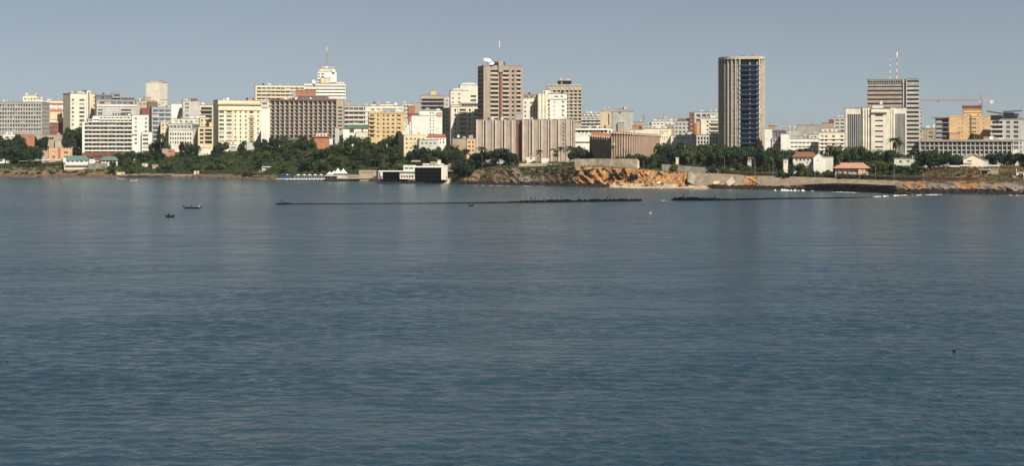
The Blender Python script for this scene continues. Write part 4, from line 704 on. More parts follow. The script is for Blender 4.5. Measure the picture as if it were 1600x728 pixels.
wallstrip('garden_wall', 'dark brown wall with pale coping below the pink roofed house', [(x,y,y+7,shoreY(x)+28) for x,y in ((1293,271.6),(1345,273.8),(1400,276.5))], .6, 'wallbrown', cap='walltan')
wallstrip('garden_wall', 'tall dark brown retaining wall under the dry grass slope', [(x,y,y+9,shoreY(x)+24) for x,y in ((1400,277.8),(1440,278),(1500,278.4),(1530,278.6))], .8, 'wallbrown', cap='wallbrown')
wallstrip('stone_wall', 'low rough wall ending at the stone ramp on the point', [(x,y,y+2,shoreY(x)+17) for x,y in ((1534,288.0),(1560,288.4),(1604,289.0))], .6, 'tan')
wallstrip('beach_wall', 'pale low sea wall left of the grassy mound with a small cream hut', [(x,y,y+5,shoreY(x)+3) for x,y in ((268,272.6),(300,272.8),(320,272.6),(360,271.8))], 1, 'tan')
wallstrip('retaining_wall', 'grey beach retaining wall under the green roofed club house', [(137,256,268,1508),(150,254.6,268,1506),(167,255,268,1506)], 2, 'wallgrey')

def footY(u, yb, d0=4):
    """depth where the land rises to the sight line through image row yb"""
    return next((shoreY(u)+d for d in range(d0, 400, 2) if ground(PX(u, shoreY(u)+d), shoreY(u)+d) >= PZ(yb, shoreY(u)+d)), shoreY(u)+100)
# ------------------------------------------------------------------ low houses, beach clubs, restaurants
def gable(name, label, x0, x1, ye, yr, Y, D, wm, rm, a=0, side='x', yb=None, cols=(), rows=(), ov=.6):
    """side 'x': ridge runs along the front; 'y': gable end faces the front"""
    b = Bld(name, label, x0, x1, Y, a=a, cat='house'); b.mass(x0, x1, ye, wm, cols, rows, D=D, roof=None, yb=yb)
    X0, X1, z0, z1 = b.X(x0)-ov, b.X(x1)+ov, b.Z(ye), b.Z(yr); t = .25
    if side == 'x':
        xi = min(D/2, (X1-X0)*.2)
        V = [(X0,-ov,z0),(X1,-ov,z0),(X1,D+ov,z0),(X0,D+ov,z0),(X0+xi,D/2,z1),(X1-xi,D/2,z1)]; obj('roof', V, [(0,1,5,4),(1,2,5),(2,3,4,5),(3,0,4),(3,2,1,0)], rm, b.root)
    else:
        xm = (X0+X1)/2
        obj('gable', [(b.X(x0),0,z0),(b.X(x1),0,z0),(xm,0,z1-.2),(b.X(x0),D,z0),(b.X(x1),D,z0),(xm,D,z1-.2)], [(0,1,2),(5,4,3)], wm, b.root)
        for s_, xx in ((0, X0), (1, X1)):
            V = [(xx,-ov,z0-.2),(xm,-ov,z1),(xm,D+ov,z1),(xx,D+ov,z0-.2)]; V += [(x, y, z+t) for x, y, z in V]; obj('roof', V, BOXF, rm, b.root)
    return b
b = gable('red_roof_house', 'white house with dark red hipped roof among the trees', 1239, 1276, 245.5, 237.5, 1075, 9, 'offwhite', 'roofdark', cols=C(1243, 5, 6, 3), rows=[(249,252)], ov=.9)
b = gable('white_gable_house', 'white gabled house attached beside the dark red roof', 1271, 1288, 247, 239.5, 1068, 8, 'white', 'offwhite', side='y', ov=.25, cols=[(1277,1279)], rows=[(250,252)]); b.mass(1286, 1302, 246, 'offwhite', D=7, off=1, scR=()); b.mass(1224, 1231, 250, 'palecream', [(1226,1228)], [(252,255)], D=6, off=3)
b = gable('pink_roof_house', 'long low house with a pink hipped roof and shaded veranda', 1305, 1357, 263, 254.5, 1042, 9, 'tan', 'roofpink', ov=1.3, cols=[(1327,1331),(1334,1340)], rows=[(265,271)]); b.mass(1341, 1352, 263.5, 'peach', [(1347,1349)], [(265.5,268)], off=-.8, D=1, roof=None); b.fins([1310, 1318, 1326], .4, 263, None, .9, 'tan', name='veranda_post')
b = gable('yellow_gable_house', 'plain yellow gable-ended house on the dry grass mound', 1505, 1537, 249, 241.5, 1035, 13, 'palecream', 'beige', side='y', ov=.5, a=6, cols=[(1511.5,1518)], rows=[(251,253.2)]); b.box('porch', 1505, 1518, 254.4, 257, -2, -.2, 'tan'); b.mass(1537.5, 1545, 251.5, 'metalsheet', D=6, off=2)
b = Bld('patio_wall', 'thin pale terrace wall in front of the yellow gable house', 1482, 1562, 1024, cat='wall'); b.box('wall_face', 1500, 1562, 257.8, 260, 0, .5, 'palecream'); b.box('wall_face', 1484, 1500, 258.6, 261, .1, .6, 'offwhite')
b = Bld('white_villa', 'low white villa half hidden by trees above the coast wall', 1397, 1437, 1058, cat='house'); b.mass(1397, 1437, 248.5, 'offwhite', [(1405,1409),(1416,1421),(1427,1430)], [(251,255)], D=8, clut=2); b.box('terrace', 1426, 1437, 252.5, 257, -1.5, -.003, 'palecream')
b = Bld('concrete_ruin', 'square concrete shelter with a dark opening on the dry slope', 1530, 1560, 1000, cat='building'); b.mass(1545, 1560, 264.5, 'tan', D=7); b.mass(1532, 1546, 266, 'tan', [(1533.5,1543)], [(267.5,275)], D=6, rd=2, gl=['black'], roof='beige', ov=.6)
b = Bld('white_shack', 'whitewashed shack with awning near the end of the point', 1568, 1603, 985, cat='house'); b.mass(1582, 1603, 276, 'offwhite', [(1592,1598)], [(279,284)], D=6, gl=['black']); b.mass(1588, 1603, 269.6, 'white', [(1592,1599)], [(271,275)], yb=276.4, D=5, off=2, gl=['black']); b.box('awning', 1569, 1583, 280.5, 282, -1, 2, 'palegrey'); b.box('column', 1570, 1571, 282, 290, 0, .4, 'brown'); b.box('column', 1587.8, 1588.6, 263.5, 270, 2, 2.3, 'white')
b = Bld('orange_roof_cottage', 'tiny cottage with orange pyramid roof among the trees', 1140, 1156, 1112, cat='house'); b.mass(1141, 1155, 259, 'beige', [(1145,1147),(1150,1152)], [(261,264)], D=6, roof=None)
V = [(b.X(1139.5),-.6,b.Z(259)),(b.X(1156.5),-.6,b.Z(259)),(b.X(1156.5),6.6,b.Z(259)),(b.X(1139.5),6.6,b.Z(259)),(b.X(1148),3,b.Z(251.5))]; obj('roof', V, [(0,1,4),(1,2,4),(2,3,4),(3,0,4),(3,2,1,0)], 'brick', b.root)
b = Bld('white_folly', 'narrow white and red garden house hidden in dark trees', 1168, 1176, 1118, cat='house'); b.mass(1169, 1173.5, 247.5, 'white', [(1170.5,1172)], [(250,253)], D=4); b.mass(1168, 1174, 253, 'offwhite', D=3, off=-1); b.box('awning', 1168, 1174, 246, 247.6, -.8, 1, 'brick')
b = Bld('small_kiosk', 'small cream kiosk among green shrubs right of the curved building', 1056, 1060, 1150, cat='kiosk'); b.mass(1056, 1060.5, 247.5, 'cream', D=3, roof='offwhite')
b = Bld('gate_kiosk', 'cream gatehouse at foot of the ribbed slab behind palms', 822, 860, 1228, cat='kiosk'); b.mass(822, 836, 245, 'palecream', [(828,831)], [(246.5,249.5)], D=5); b.mass(846, 858, 246.5, 'palecream', [(848,856)], [(244,246)], D=4, off=1)
b = Bld('blue_shed', 'pale blue metal sheds on top of the brown headland', 775, 803, 1236, cat='shed'); b.mass(775, 790, 252.5, 'metalsheet', D=5, roof='metalsheet'); b.mass(788, 803, 252, 'offwhite', [(790,798)], [(254,256)], D=5, off=1, gl=['black'], roof='metalsheet')
# castle-like house and far-left shore houses
b = Bld('crenellated_house', 'peach crenellated house like a little castle above the shore', 62, 113, 1545, a=3, cat='house')
b.mass(76, 113, 232, 'pinkpeach', [(82,86),(100,106)], [(237,240.4),(244,248)], D=9, roof=None); b.mass(64.5, 77, 236, 'tan', [(68,70)], [(240,243)], D=7, off=1, roof=None); b.mass(91, 94.5, 230.6, 'brick', off=-.5, D=3, roof=None); b.mass(111.5, 113, 229.8, 'beige', off=-.3, D=2, roof=None)
for x in range(77, 113, 5): b.box('merlon', x, x+2, 230.6, 232, 0, .8, 'pinkpeach')
for x in (64.6, 68.5, 73): b.box('merlon', x, x+2, 234.6, 236, 1, 1.6, 'tan')
b = Bld('tan_terrace_house', 'tan flat roofed house with pergola between trees and white hotel', 62, 105, 1620, cat='house'); b.mass(62, 103, 211.5, 'tan', [(73,84)], [(215,218.5)], D=9, gl=GLB, clut=2); b.mass(86, 110, 219.5, 'beige', C(95, 1, 9, 12), [(221,223.6)], D=5, off=-3, gl=GLB); b.mass(106, 113, 214, 'brown', D=5)
b = Bld('white_chalet', 'white house with dark windows above the dark trees', 5, 36, 1640, cat='house'); b.mass(5, 24, 210.5, 'white', [(8,14),(16,23)], [(213.5,217)], D=8, gl=GLB, clut=2); b.mass(24, 54, 211, 'brick', C(28, 3, 8, 4), [(213,216)], D=7, off=1, roof='rooftile')
b = Bld('white_shore_house', 'white flat shed beside parked cars at the road', -8, 8, footY(0, 256), cat='house'); b.mass(-8, 7.5, 249.5, 'white', [(0,3)], [(250.4,252.4)], D=7, clut=1); b.mass(9, 19, 250.6, 'offwhite', [(12,15)], [(252,253.4)], D=5, clut=2)
b = gable('green_roof_club', 'beach club with green roofs and open white veranda over the shore', 102, 140, 250, 243.5, 1510, 9, 'white', 'roofgreen', cols=C(104, 5, 7, 5), rows=[(251,254)], ov=1.0); b.mass(100, 141, 257.5, 'beige', [(102,139)], [(259,262)], off=-4, D=4, gl=['glass_grey'], roof='offwhite', rd=1.2); b.mass(100.5, 138, 264.5, 'tan', [(102,137)], [(266,269.5)], off=-6, D=2.4, gl=['black'], roof='palecream', rd=1.0); b.mass(100, 115, 269.8, 'metalsheet', off=-8, D=2); b.mass(99, 103, 246.4, 'white', yb=254, off=-2, D=2)
b = gable('second_green_roof_club', 'smaller green roofed pavilion next to the beach club under the hotel', 158, 184, 250.5, 244.5, 1512, 8, 'palecream', 'roofgreen', cols=C(160, 4, 5.6, 3.6), rows=[(251.4,254.4)], ov=1.0); b.mass(140, 148, 249, 'white', [(142,145)], [(251,253)], D=5, off=-1); b.mass(146, 160, 247, 'redbrown', [(148,158)], [(250,252)], D=5, off=1, roof='brown')
b = Bld('cream_hut', 'small cream block hut at the water beside the wooden jetty', 182, 195, 1478, cat='hut'); b.mass(182, 195, 269.5, 'sandblock', [(190,192)], [(271,273)], D=4); 
b = Bld('cream_store', 'little cream store at end of the pale sea wall', 303, 312, 1466, cat='hut'); b.mass(303, 311, 268.4, 'sandblock', [(306,308)], [(270,273)], D=4, roof='offwhite')
for x, y, lb in ((222, 256, 'small tan garden house on the wooded slope'), (238, 258, 'white garden shed on the wooded slope'), (360, 231, 'little grey hut below the villa'), (207, 249, 'white angular shelter among palms')):
    Yg = next((shoreY(x)+d for d in range(8, 300, 3) if ground(PX(x, shoreY(x)+d), shoreY(x)+d) >= PZ(y+6, shoreY(x)+d)), shoreY(x)+100)
    b = Bld('garden_house', lb, x, x+9, Yg, cat='hut'); b.mass(x, x+9, y, rng.choice(['offwhite', 'tan', 'palegrey']), [(x+2, x+4)], [(y+2, y+4)], D=4)
# wooden jetty on piles at the left shore
YJ = 1436
r = empty('jetty', (PX(195, YJ), YJ, 0)); tag(r, 'low jetty deck with painted-in shadow on thin piles along the left shore', 'jetty'); L_ = PX(312, YJ)-PX(195, YJ)
for i in range(30): ubox('deck_plank', L_*i/30, L_*(i+1)/30-.04, 0, 5, 2.05+.03*(i % 3), 2.35+.03*(i % 2), 'wood', r)
for i in range(26): tube('pile', (L_*(i+.3)/26, .3, -1), (L_*(i+.3)/26, .3, 2.04), .14, 'wood', r)
ubox('rail', 0, L_*.98, .1, .2, 3.0, 3.1, 'palegrey', r)
for i in range(14): ubox('rail_post', L_*i/14, L_*i/14+.1, .1, .2, 2.4, 2.99, 'palegrey', r)
# blue pier terrace with parasols
Yp = 1322
r = empty('pier_restaurant', (PX(431, Yp), Yp, 0)); tag(r, 'blue pier terrace on piles with white deck edge at the shore', 'pier'); sc = Yp/F
def lx(p): return PX(p, Yp)-PX(431, Yp)
def lz(p): return PZ(p, Yp)
ubox('deck', lx(431), lx(508), 0, 10, lz(280), lz(279.2), 'offwhite', r)
for i in range(20): tube('pile', (lx(432+3.8*i), .4, -1), (lx(432+3.8*i), .4, lz(280)-.01), .2, 'brown', r)
for i in range(7): ubox('screen', lx(432+3.4*i), lx(434.9+3.4*i), .5, .7, lz(279), lz(274.2), 'bluepaint', r)
for i in range(13): ubox('screen', lx(457+3.8*i), lx(460.2+3.8*i), .5, .7, lz(279), lz(276.8), 'bluefascia', r); ubox('post', lx(460.3+3.8*i), lx(460.7+3.8*i), .5, .7, lz(279), lz(273.8), 'offwhite', r)
ubox('back_wall', lx(432), lx(508), 8, 8.4, lz(279), lz(274.4), 'navy', r); ubox('awning', lx(431), lx(456), 0, 6, lz(274), lz(273.4), 'bluepaint', r); ubox('lower_rail', lx(445), lx(507), -.4, -.3, lz(282), lz(281.4), 'palegrey', r)
for i in range(10): ubox('lounger', lx(447+6*i), lx(450+6*i), -1.5, 0, 1.0, 1.5, 'offwhite', r)
ubox('lower_deck', lx(440), lx(508), -2.5, -.01, .6, .95, 'brown', r)
def cone(name, V0, r, h, m, parent, k=8, sc_=1.0, flare=.35):
    V, Fc = [], []
    for t, rr in ((0, 1.0), (.35, .55), (.7, .22), (1.0, .02)):
        for i in range(k): a = 2*math.pi*(i+.5)/k; V.append((V0[0]+r*rr*math.cos(a), V0[1]+r*rr*math.sin(a), V0[2]+h*t))
    for j in range(3):
        for i in range(k): Fc.append((j*k+i, j*k+(i+1) % k, (j+1)*k+(i+1) % k, (j+1)*k+i))
    Fc += [tuple(range(k-1, -1, -1)), tuple(3*k+i for i in range(k))]
    return obj(name, V, Fc, m, parent)
for i, x in enumerate((449, 466, 475.5, 484, 492.5, 502)):
    p = empty('parasol', (PX(x, Yp+3), Yp+3, lz(279.2)+.01)); tag(p, 'white parasol on the blue pier terrace', 'parasol', 'white parasols on the blue pier'); tube('pole', (0,0,0), (0,0,2.9), .06, 'steel', p); cone('canopy', (0,0,2.5), 1.7, .8, 'canvas', p)
# tents and restaurant deck
for i, (x, ytop, ye, wd, lb) in enumerate(((515, 268, 272.6, 4.2, 'small white peaked tent at the pier end of the tent row'), (528, 262.8, 271, 5.6, 'tall white peaked tent in the middle of the tent row'), (536.5, 263.4, 271, 5.2, 'tall white peaked tent beside the tan pier house'), (521.5, 267, 272, 4.6, 'low white peaked tent between small and tall tents'))):
    Yt = 1316+i*2; p = empty('peaked_tent', (PX(x, Yt), Yt, PZ(279.5, Yt))); tag(p, lb, 'tent'); z0 = PZ(ye, Yt)-PZ(279.5, Yt); cone('canopy', (0,0,z0), wd*sc*1.35, (ye-ytop)*sc, 'canvas', p, k=8)
    for sx in (-1, 1):
        for sy in (-1, 1): tube('pole', (sx*wd*sc*.7, sy*wd*sc*.7, 0), (sx*wd*sc*.7, sy*wd*sc*.7, z0+.1), .08, 'offwhite', p)
b = Bld('pier_house', 'tan timber pier house and deck beside the white tents', 508, 588, 1312, cat='building', zb=0)
b.box('deck', 508, 588, 279.2, 280.6, -2, 9, 'wood'); b.mass(526, 562, 273.5, 'tan', C(540, 4, 5.5, 3), [(275.5,277.5)], yb=279.2, D=7, roof='brown'); b.mass(561, 588, 267.5, 'tan', C(563, 6, 4, 2.2), [(269,271.4)], yb=279.2, D=7, roof='beige', gl=GLB); b.box('white_wall', 526.5, 540, 273.8, 279, -.4, -.003, 'palegrey'); b.box('canopy', 508, 527, 274, 274.8, -1, 6, 'canvas')
for i in range(11): tube('pile', (b.X(510+7*i), -1.5, -1), (b.X(510+7*i), -1.5, b.Z(280.6)), .3, 'black', b.root)
for i in range(6): b.box('bay', 509+3*i, 511+3*i, 275.4, 279, 4, 4.3, 'navy')
b.box('ramp', 562, 590, 281.4, 282.4, -4, -2.2, 'palegrey')
# Waterside restaurant on piles; black front, posts, floors paint in deep roof shade
Yl = 1232
b = Bld('waterside_restaurant', 'waterside restaurant on piles with shade painted black on its front and white roof edges', 590, 706, Yl, a=-5, cat='building', zb=0)
b.mass(594, 634, 268.2, 'black', C(599, 8, 4.2, 3.2), [(271,274),(276,279)], yb=284, D=6, off=6, gl=['glass_dark','navy'], roof='offwhite', fr='black'); b.box('roof_edge', 592, 634, 266.8, 268.4, -.8, 7, 'white'); b.box('terrace_floor', 594, 634, 275, 275.6, -.4, 5.9, 'black'); b.box('terrace_floor', 594, 634, 280.4, 281.2, -.4, 5.9, 'black'); b.mass(591, 598, 268, 'bluegrey', [(592.5,594.5)], [(269.5,278)], yb=280, D=8, off=-.6, roof='white', gl=['glass_blue']); b.box('white_pier', 594.6, 597.4, 269, 275, -1.1, -.62, 'white'); b.box('red_panel', 592.4, 596.4, 275.4, 278.6, -1.0, -.62, 'red')
b.mass(630.5, 648, 259.4, 'white', C(632, 2, 7.4, 6.2), [(261.8,264.8)], yb=268.5, D=8, off=-1.0, gl=['glass_grey'], roof='white'); b.mass(625, 648, 272, 'palecream', C(626.5, 5, 4.2, 3.2), [(274.2,278)], yb=279.8, D=6, off=-2, gl=['glass_grey','glass_blue'], roof='offwhite'); b.box('shade', 631, 648, 268.6, 272, -1.2, 3, 'black')  # black block paints the shade between upper room and lower roof
b.mass(648, 690, 261, 'black', C(650, 9, 4.4, 3.4), [(263.5,266),(268.4,271),(274.6,277.2)], yb=284, D=6, off=6, gl=['glass_dark','glass_dark','glass_blue','navy'], roof='offwhite', fr='black'); b.box('roof_edge', 646, 691, 259.6, 261.8, -1.2, 7, 'white')
for i in range(10): b.box('post', 648.4+4.55*i, 648.8+4.55*i, 262, 284, -.8, -.6, 'black')
for y in (267, 273, 279.6): b.box('terrace_floor', 648, 690, y, y+.7, -.5, 5.9, 'black')
b.mass(689.5, 699, 259.6, 'palecream', D=9, off=-.8, yb=281, roof='white')
for i in range(24): tube('pile', (b.X(592+4.4*i), 1+2*(i % 3), -1), (b.X(592+4.4*i), 1+2*(i % 3), b.Z(283.5)), .35, 'black', b.root)
b.mass(660, 692, 257, 'grey', C(664, 4, 6, 3), [(258,259.4)], yb=260, D=6, off=3, roof='palecream'); b.box('upper_awning', 672, 682, 253.6, 254.6, 2, 6, 'palecream'); b.box('sign_board', 642, 656, 250.8, 253, 5, 5.3, 'pinkgrey'); b.mass(683, 688, 250.5, 'offwhite', yb=258, D=3, off=4)
b = Bld('stone_ruin', 'brown stone boathouse with arched opening beside the waterside restaurant', 700, 720, 1243, cat='building'); b.mass(701, 718, 257, 'tan', [(707,711)], [(264,270)], D=6, gl=['black'], rd=1.2); b.mass(703, 716, 273, 'walltan', D=5, off=-3)
V, Fc = [], []; addbox(V, Fc, 0, 13, 0, 9, 0, 1); V = [(x-(0 if z > .5 else 3), y, (z-.2)*(1 if y < 5 else 3.6)+.3) for x, y, z in V]; o = obj('slipway', V, Fc, 'walltan'); o.location = (PX(699, 1222), 1222, 0); tag(o, 'tan concrete slipway sloping into the sea beside the stone boathouse', 'slipway')

# ------------------------------------------------------------------ vegetation
def leafmat(name, ca, cb, rand=.35):
    m = bpy.data.materials.new(name); m.use_nodes = True; n = m.node_tree; ns, L = n.nodes, n.links; p = ns['Principled BSDF']; p.inputs['Roughness'].default_value = .6; p.inputs['Specular IOR Level'].default_value = .2
    g = ns.new('ShaderNodeNewGeometry'); oi = ns.new('ShaderNodeObjectInfo')
    mx = ns.new('ShaderNodeMix'); mx.data_type = 'RGBA'; mx.inputs[6].default_value = (*ca, 1); mx.inputs[7].default_value = (*cb, 1)
    ad = ns.new('ShaderNodeMath'); ad.operation = 'MULTIPLY_ADD'; ad.inputs[1].default_value = .40; L.new(g.outputs['Random Per Island'], ad.inputs[0])
    a2 = ns.new('ShaderNodeMath'); a2.operation = 'MULTIPLY'; a2.inputs[1].default_value = .60; L.new(oi.outputs['Random'], a2.inputs[0]); L.new(a2.outputs[0], ad.inputs[2])
    L.new(ad.outputs[0], mx.inputs[0]); L.new(mx.outputs[2], p.inputs['Base Color'])
    tr = ns.new('ShaderNodeBsdfTranslucent'); L.new(mx.outputs[2], tr.inputs[0]); ms = ns.new('ShaderNodeMixShader'); ms.inputs[0].default_value = .2
    L.new(p.outputs[0], ms.inputs[1]); L.new(tr.outputs[0], ms.inputs[2]); L.new(ms.outputs[0], ns['Material Output'].inputs[0])
    MATS[name] = m
leafmat('leaf', (.020,.042,.018), (.088,.118,.034)); leafmat('leaf_dark', (.012,.028,.017), (.046,.074,.028)); leafmat('leaf_bright', (.050,.085,.018), (.125,.155,.038)); leafmat('leaf_palm', (.025,.045,.016), (.060,.080,.026)); leafmat('leaf_red', (.20,.02,.018), (.36,.05,.04)); leafmat('leaf_dry', (.10,.075,.04), (.16,.115,.06))
def crown_mesh(nm, seed, lobes, nleaf, size, m, flat=1.0):
    """unit crown: base z 0..1, radius about .5; leaf clumps scattered through overlapping lobes"""
    rr = np.random.RandomState(seed); V, Fc = [], []
    L_ = []
    for i in range(lobes):
        a = rr.uniform(0, 2*math.pi); q = rr.uniform(.06, .36) if i else 0; L_.append((q*math.cos(a), q*math.sin(a), rr.uniform(.24, .80) if i else .58, rr.uniform(.13, .25)))
    for k in range(nleaf):
        lx_, ly_, lz_, lr = L_[rr.randint(lobes)]
        d = rr.normal(size=3); d /= np.linalg.norm(d); rad = lr*(.55+.5*rr.rand()**.6)
        c = np.array([lx_, ly_, lz_])+d*rad*np.array([1, 1, .85*flat])
        nrm = d+rr.normal(size=3)*.6+np.array([0, 0, .3]); nrm /= np.linalg.norm(nrm); t = np.cross(nrm, rr.normal(size=3)); t /= np.linalg.norm(t); bt = np.cross(nrm, t); s = size*rr.uniform(.6, 1.35)
        n = len(V)
        for e, f in ((-1, -.55), (.1, -.9), (1, 0), (.15, .8), (-.9, .5)): V.append(tuple(c+t*e*s*rr.uniform(.7, 1.1)+bt*f*s*rr.uniform(.7, 1.1)))
        Fc.append((n, n+1, n+2, n+3, n+4))
    return mesh(nm, V, Fc, m)
def trunk_mesh(seed):
    rr = random.Random(seed); V, Fc = [], []; addtube(V, Fc, (0,0,-.12), (.02,.01,.35), .035, .024, 7)
    for i in range(5):
        a = rr.uniform(0, 6.3); addtube(V, Fc, (.02,.01,.30+.02*i), (.26*math.cos(a), .26*math.sin(a), rr.uniform(.55, .72)), .016, .006, 5)
    return mesh('trunk', V, Fc, 'bark')
TR = [trunk_mesh(i) for i in range(3)]
CR = {'leaf': [crown_mesh('crown', 10+i, 9+i, 1500, .036, 'leaf') for i in range(4)], 'leaf_dark': [crown_mesh('crown', 30+i, 9+i, 1700, .036, 'leaf_dark') for i in range(4)],
      'leaf_bright': [crown_mesh('crown', 50+i, 8+i, 1500, .036, 'leaf_bright', .8) for i in range(2)], 'leaf_red': [crown_mesh('crown', 70, 8, 1100, .04, 'leaf_red')], 'leaf_dry': [crown_mesh('crown', 80, 7, 500, .03, 'leaf_dry')]}
CLEAR = [(339,372,1575),(307,330,1560),(252,274,1560),(408,437,1405),(1262,1304,1068),(1396,1438,1058),(1500,1546,1035),(1302,1360,1000),(486,521,1556),(60,114,1545),(628,640,1385)]+[(o.location.x*F/o.location.y+796, o.location.x*F/o.location.y+812, o.location.y) for o in COL.objects if o.name.startswith('garden_house')]
KW = {'leaf': 'mid green', 'leaf_dark': 'dark green', 'leaf_bright': 'bright green', 'leaf_red': '', 'leaf_dry': ''}
def tree(px, Y, h, wd, kind, label, group=None, name='tree', sink=0.):
    if group and 'coast road' not in label and any(a < px < b and Yo-75 < Y < Yo and h > (6.8 if px > 1200 else 5.) for a, b, Yo in CLEAR): return
    if group and KW[kind]:
        for q in ('dark ', 'green ', 'bright ', 'dense ', 'small ', 'tall ', 'big '): label = label.replace(q, '', 1) if label.startswith(q) else label
        label = (('broad ' if wd/h > 1.3 else '')+('tall ' if h > 10 else 'low ' if h < 6 else '')+KW[kind]+' '+label)
    x = PX(px, Y); r = empty(name, (x, Y, ground(x, Y)-.2-sink), rng.uniform(0, 6.28)); tag(r, label, 'tree' if name == 'tree' else 'bush', group)
    for nm, me in (('trunk', rng.choice(TR)), ('crown', rng.choice(CR[kind]))):
        o = bpy.data.objects.new(nm, me); o.scale = (wd, wd*rng.uniform(.85, 1.15), h); 
        if name != 'tree' and nm == 'crown': o.location.z = -.28*h
        link(o, r)
def band(label, u0, u1, ytops, d0, d1, n, kinds, group, wmin=6, wmax=12, jit=3., hmin=4., hmax=16.):
    n = max(2, round(n*.62)); wmin *= 1.3; wmax *= 1.3; nm = 'shrub' if label.split(' ')[0] in ('shrub', 'bush') or ' shrub ' in label or ' bush ' in label else 'tree'
    for i in range(n):
        u = u0+(u1-u0)*(i+rng.uniform(.1, .9))/n; Y = shoreY(u)+rng.uniform(d0, d1); yt = lerp_table(ytops, u)+abs(rng.gauss(0, jit*1.25))
        h = min(hmax, max(hmin, PZ(yt, Y)-ground(PX(u, Y), Y)))/.93; tree(u, Y, h, min(rng.uniform(wmin, wmax), h*1.7), rng.choice(kinds), label, group, name=nm)
def slope(label, u0, u1, d0, d1, n, kinds, group, hmin=4., hmax=8.):
    for i in range(n):
        u = rng.uniform(u0, u1); d = d0+(d1-d0)*((i*.618) % 1); Y = shoreY(u)+d; h = rng.uniform(hmin, hmax); tree(u, Y, h, h*rng.uniform(1.0, 1.5), rng.choice(kinds), label, group)
DK, LF_, MX = ['leaf_dark'], ['leaf', 'leaf_dark'], ['leaf', 'leaf', 'leaf_dark', 'leaf_bright']
band('dark leafy tree in the dense grove below the white chalet', -12, 66, [(0,219),(30,222),(66,224)], 50, 105, 26, DK, 'dark grove below the white chalet', 9, 15)
band('dark tree in front of the grey office block', -10, 76, [(-10,188),(15,196),(32,202),(55,194),(66,189),(76,196)], 125, 175, 15, DK, 'trees in front of the grey office', 9, 14, 2)
band('tall dark domed tree below the cream slab block', 100, 140, [(100,188),(118,180.5),(128,181),(142,188)], 140, 155, 5, DK, 'domed trees below the cream slab', 10, 15, 1.2, 6, 24)
band('dark tree beside the end of the white hotel', 100, 129, [(100,204),(129,208)], 95, 120, 8, DK, 'trees at the end of the white hotel', 6, 10, 4)
band('small tree round the crenellated house', 40, 124, [(40,240),(124,240)], 36, 58, 13, LF_, 'trees round the crenellated house', 4, 7, 4, 3, 8)
band('round bush above the rocky beach', -6, 182, [(-6,262),(100,262),(182,264)], 7, 30, 36, ['leaf', 'leaf_bright', 'leaf_dark'], 'bushes above the rocky beach', 4, 9, 3, 2.5, 7)
band('tree behind the right flank of white hotel', 232, 262, [(232,212),(248,207),(262,212)], 98, 120, 7, LF_, 'trees beside white hotel flank', 5, 9, 4)
band('tree before the arcade house and balcony villa', 262, 335, [(262,222),(290,218),(310,213),(335,216)], 85, 105, 10, LF_, 'trees before the arcade house', 6, 10, 3)
tree(345, shoreY(345)+100, 14.5, 14, 'leaf_dark', 'large dark domed tree in front of the yellow apartments', name='tree'); tree(339, shoreY(345)+96, 12, 10, 'leaf_dark', 'dark tree leaning beside the large domed tree at the yellow apartments')
tree(379, shoreY(379)+95, 14.5, 10.5, 'leaf_dark', 'dark egg shaped tree before the yellow apartments')
band('tree at the foot of the grid hotel', 402, 492, [(402,214),(415,206),(440,209),(462,214),(475,206),(492,214)], 85, 115, 14, LF_, 'trees at the foot of grid hotel', 6, 11, 2)
for u in (403, 409): tree(u, shoreY(u)+78, 6.5, 8, 'leaf_red', 'red flowering bougainvillea below the grid hotel', 'red bougainvilleas', name='bush')
band('tree below the green roofed hall', 518, 600, [(518,220),(540,211),(556,209),(575,213),(600,214)], 80, 115, 14, LF_, 'trees below the green roofed hall', 7, 12, 3)
for u, w_ in ((608, 14), (622, 15), (632, 12)): tree(u, shoreY(u)+145, 17+rng.uniform(0, 3), w_, 'leaf_dark', 'big dark tree in front of the yellow balcony flats', 'big trees at the yellow flats')
band('dense tree on the slope below the yellow house', 590, 720, [(590,224),(640,232),(660,226),(690,222),(712,221),(720,226)], 35, 75, 24, LF_, 'trees below the yellow low house', 7, 12, 4)
for u in (690, 702, 712): tree(u, shoreY(u)+55, 14, 14, 'leaf', 'bright domed tree above the stone boathouse', 'domed trees above the boathouse')
slope('tree on the thickly wooded slope above the jetty', 170, 345, 14, 85, 42, MX+['leaf_dark']*2, 'trees above the jetty', 6, 10.5)
slope('tree on the green slope below the grid hotel', 345, 480, 24, 100, 30, MX+['leaf_dark'], 'trees below the grid hotel', 4.5, 9)
slope('tree on the wooded slope behind the piers', 480, 720, 22, 110, 52, MX+['leaf_dark']*2, 'trees behind the piers', 6.5, 11)
for u, h, w_ in ((390, 6, 11), (398, 5.5, 9), (384, 4.5, 7)): tree(u, shoreY(u)+14, h, w_, 'leaf_bright', 'rounded bright green bush by the shore mound', 'bright bushes by the mound', name='bush')
for u in (291, 318, 326): tree(u, shoreY(u)+18, 4.5, 7, 'leaf_dry', 'bare brown bush above the pale sea wall', 'bare bushes above the sea wall', name='bush')
band('dark round tree on top of the brown headland', 738, 806, [(738,240),(752,231),(775,229),(795,232),(806,240)], 26, 42, 11, DK, 'dark trees on the headland', 9, 13, 1.5)
band('tree left of the brown headland', 708, 742, [(708,246),(742,246)], 6, 30, 10, DK, 'trees left of the headland', 6, 10, 4, 4, 12)
band('shrub hanging on the brown cliff edge', 790, 900, [(790,259),(900,260)], 12, 20, 10, LF_, 'shrubs on the brown cliff', 3, 5, 3, 2, 4)
band('dark shrub on the orange cliff below the tan wall', 893, 1000, [(893,259),(1000,259)], 12, 19, 13, DK, 'shrubs on the orange cliff', 3.5, 6, 2, 2, 4.5)
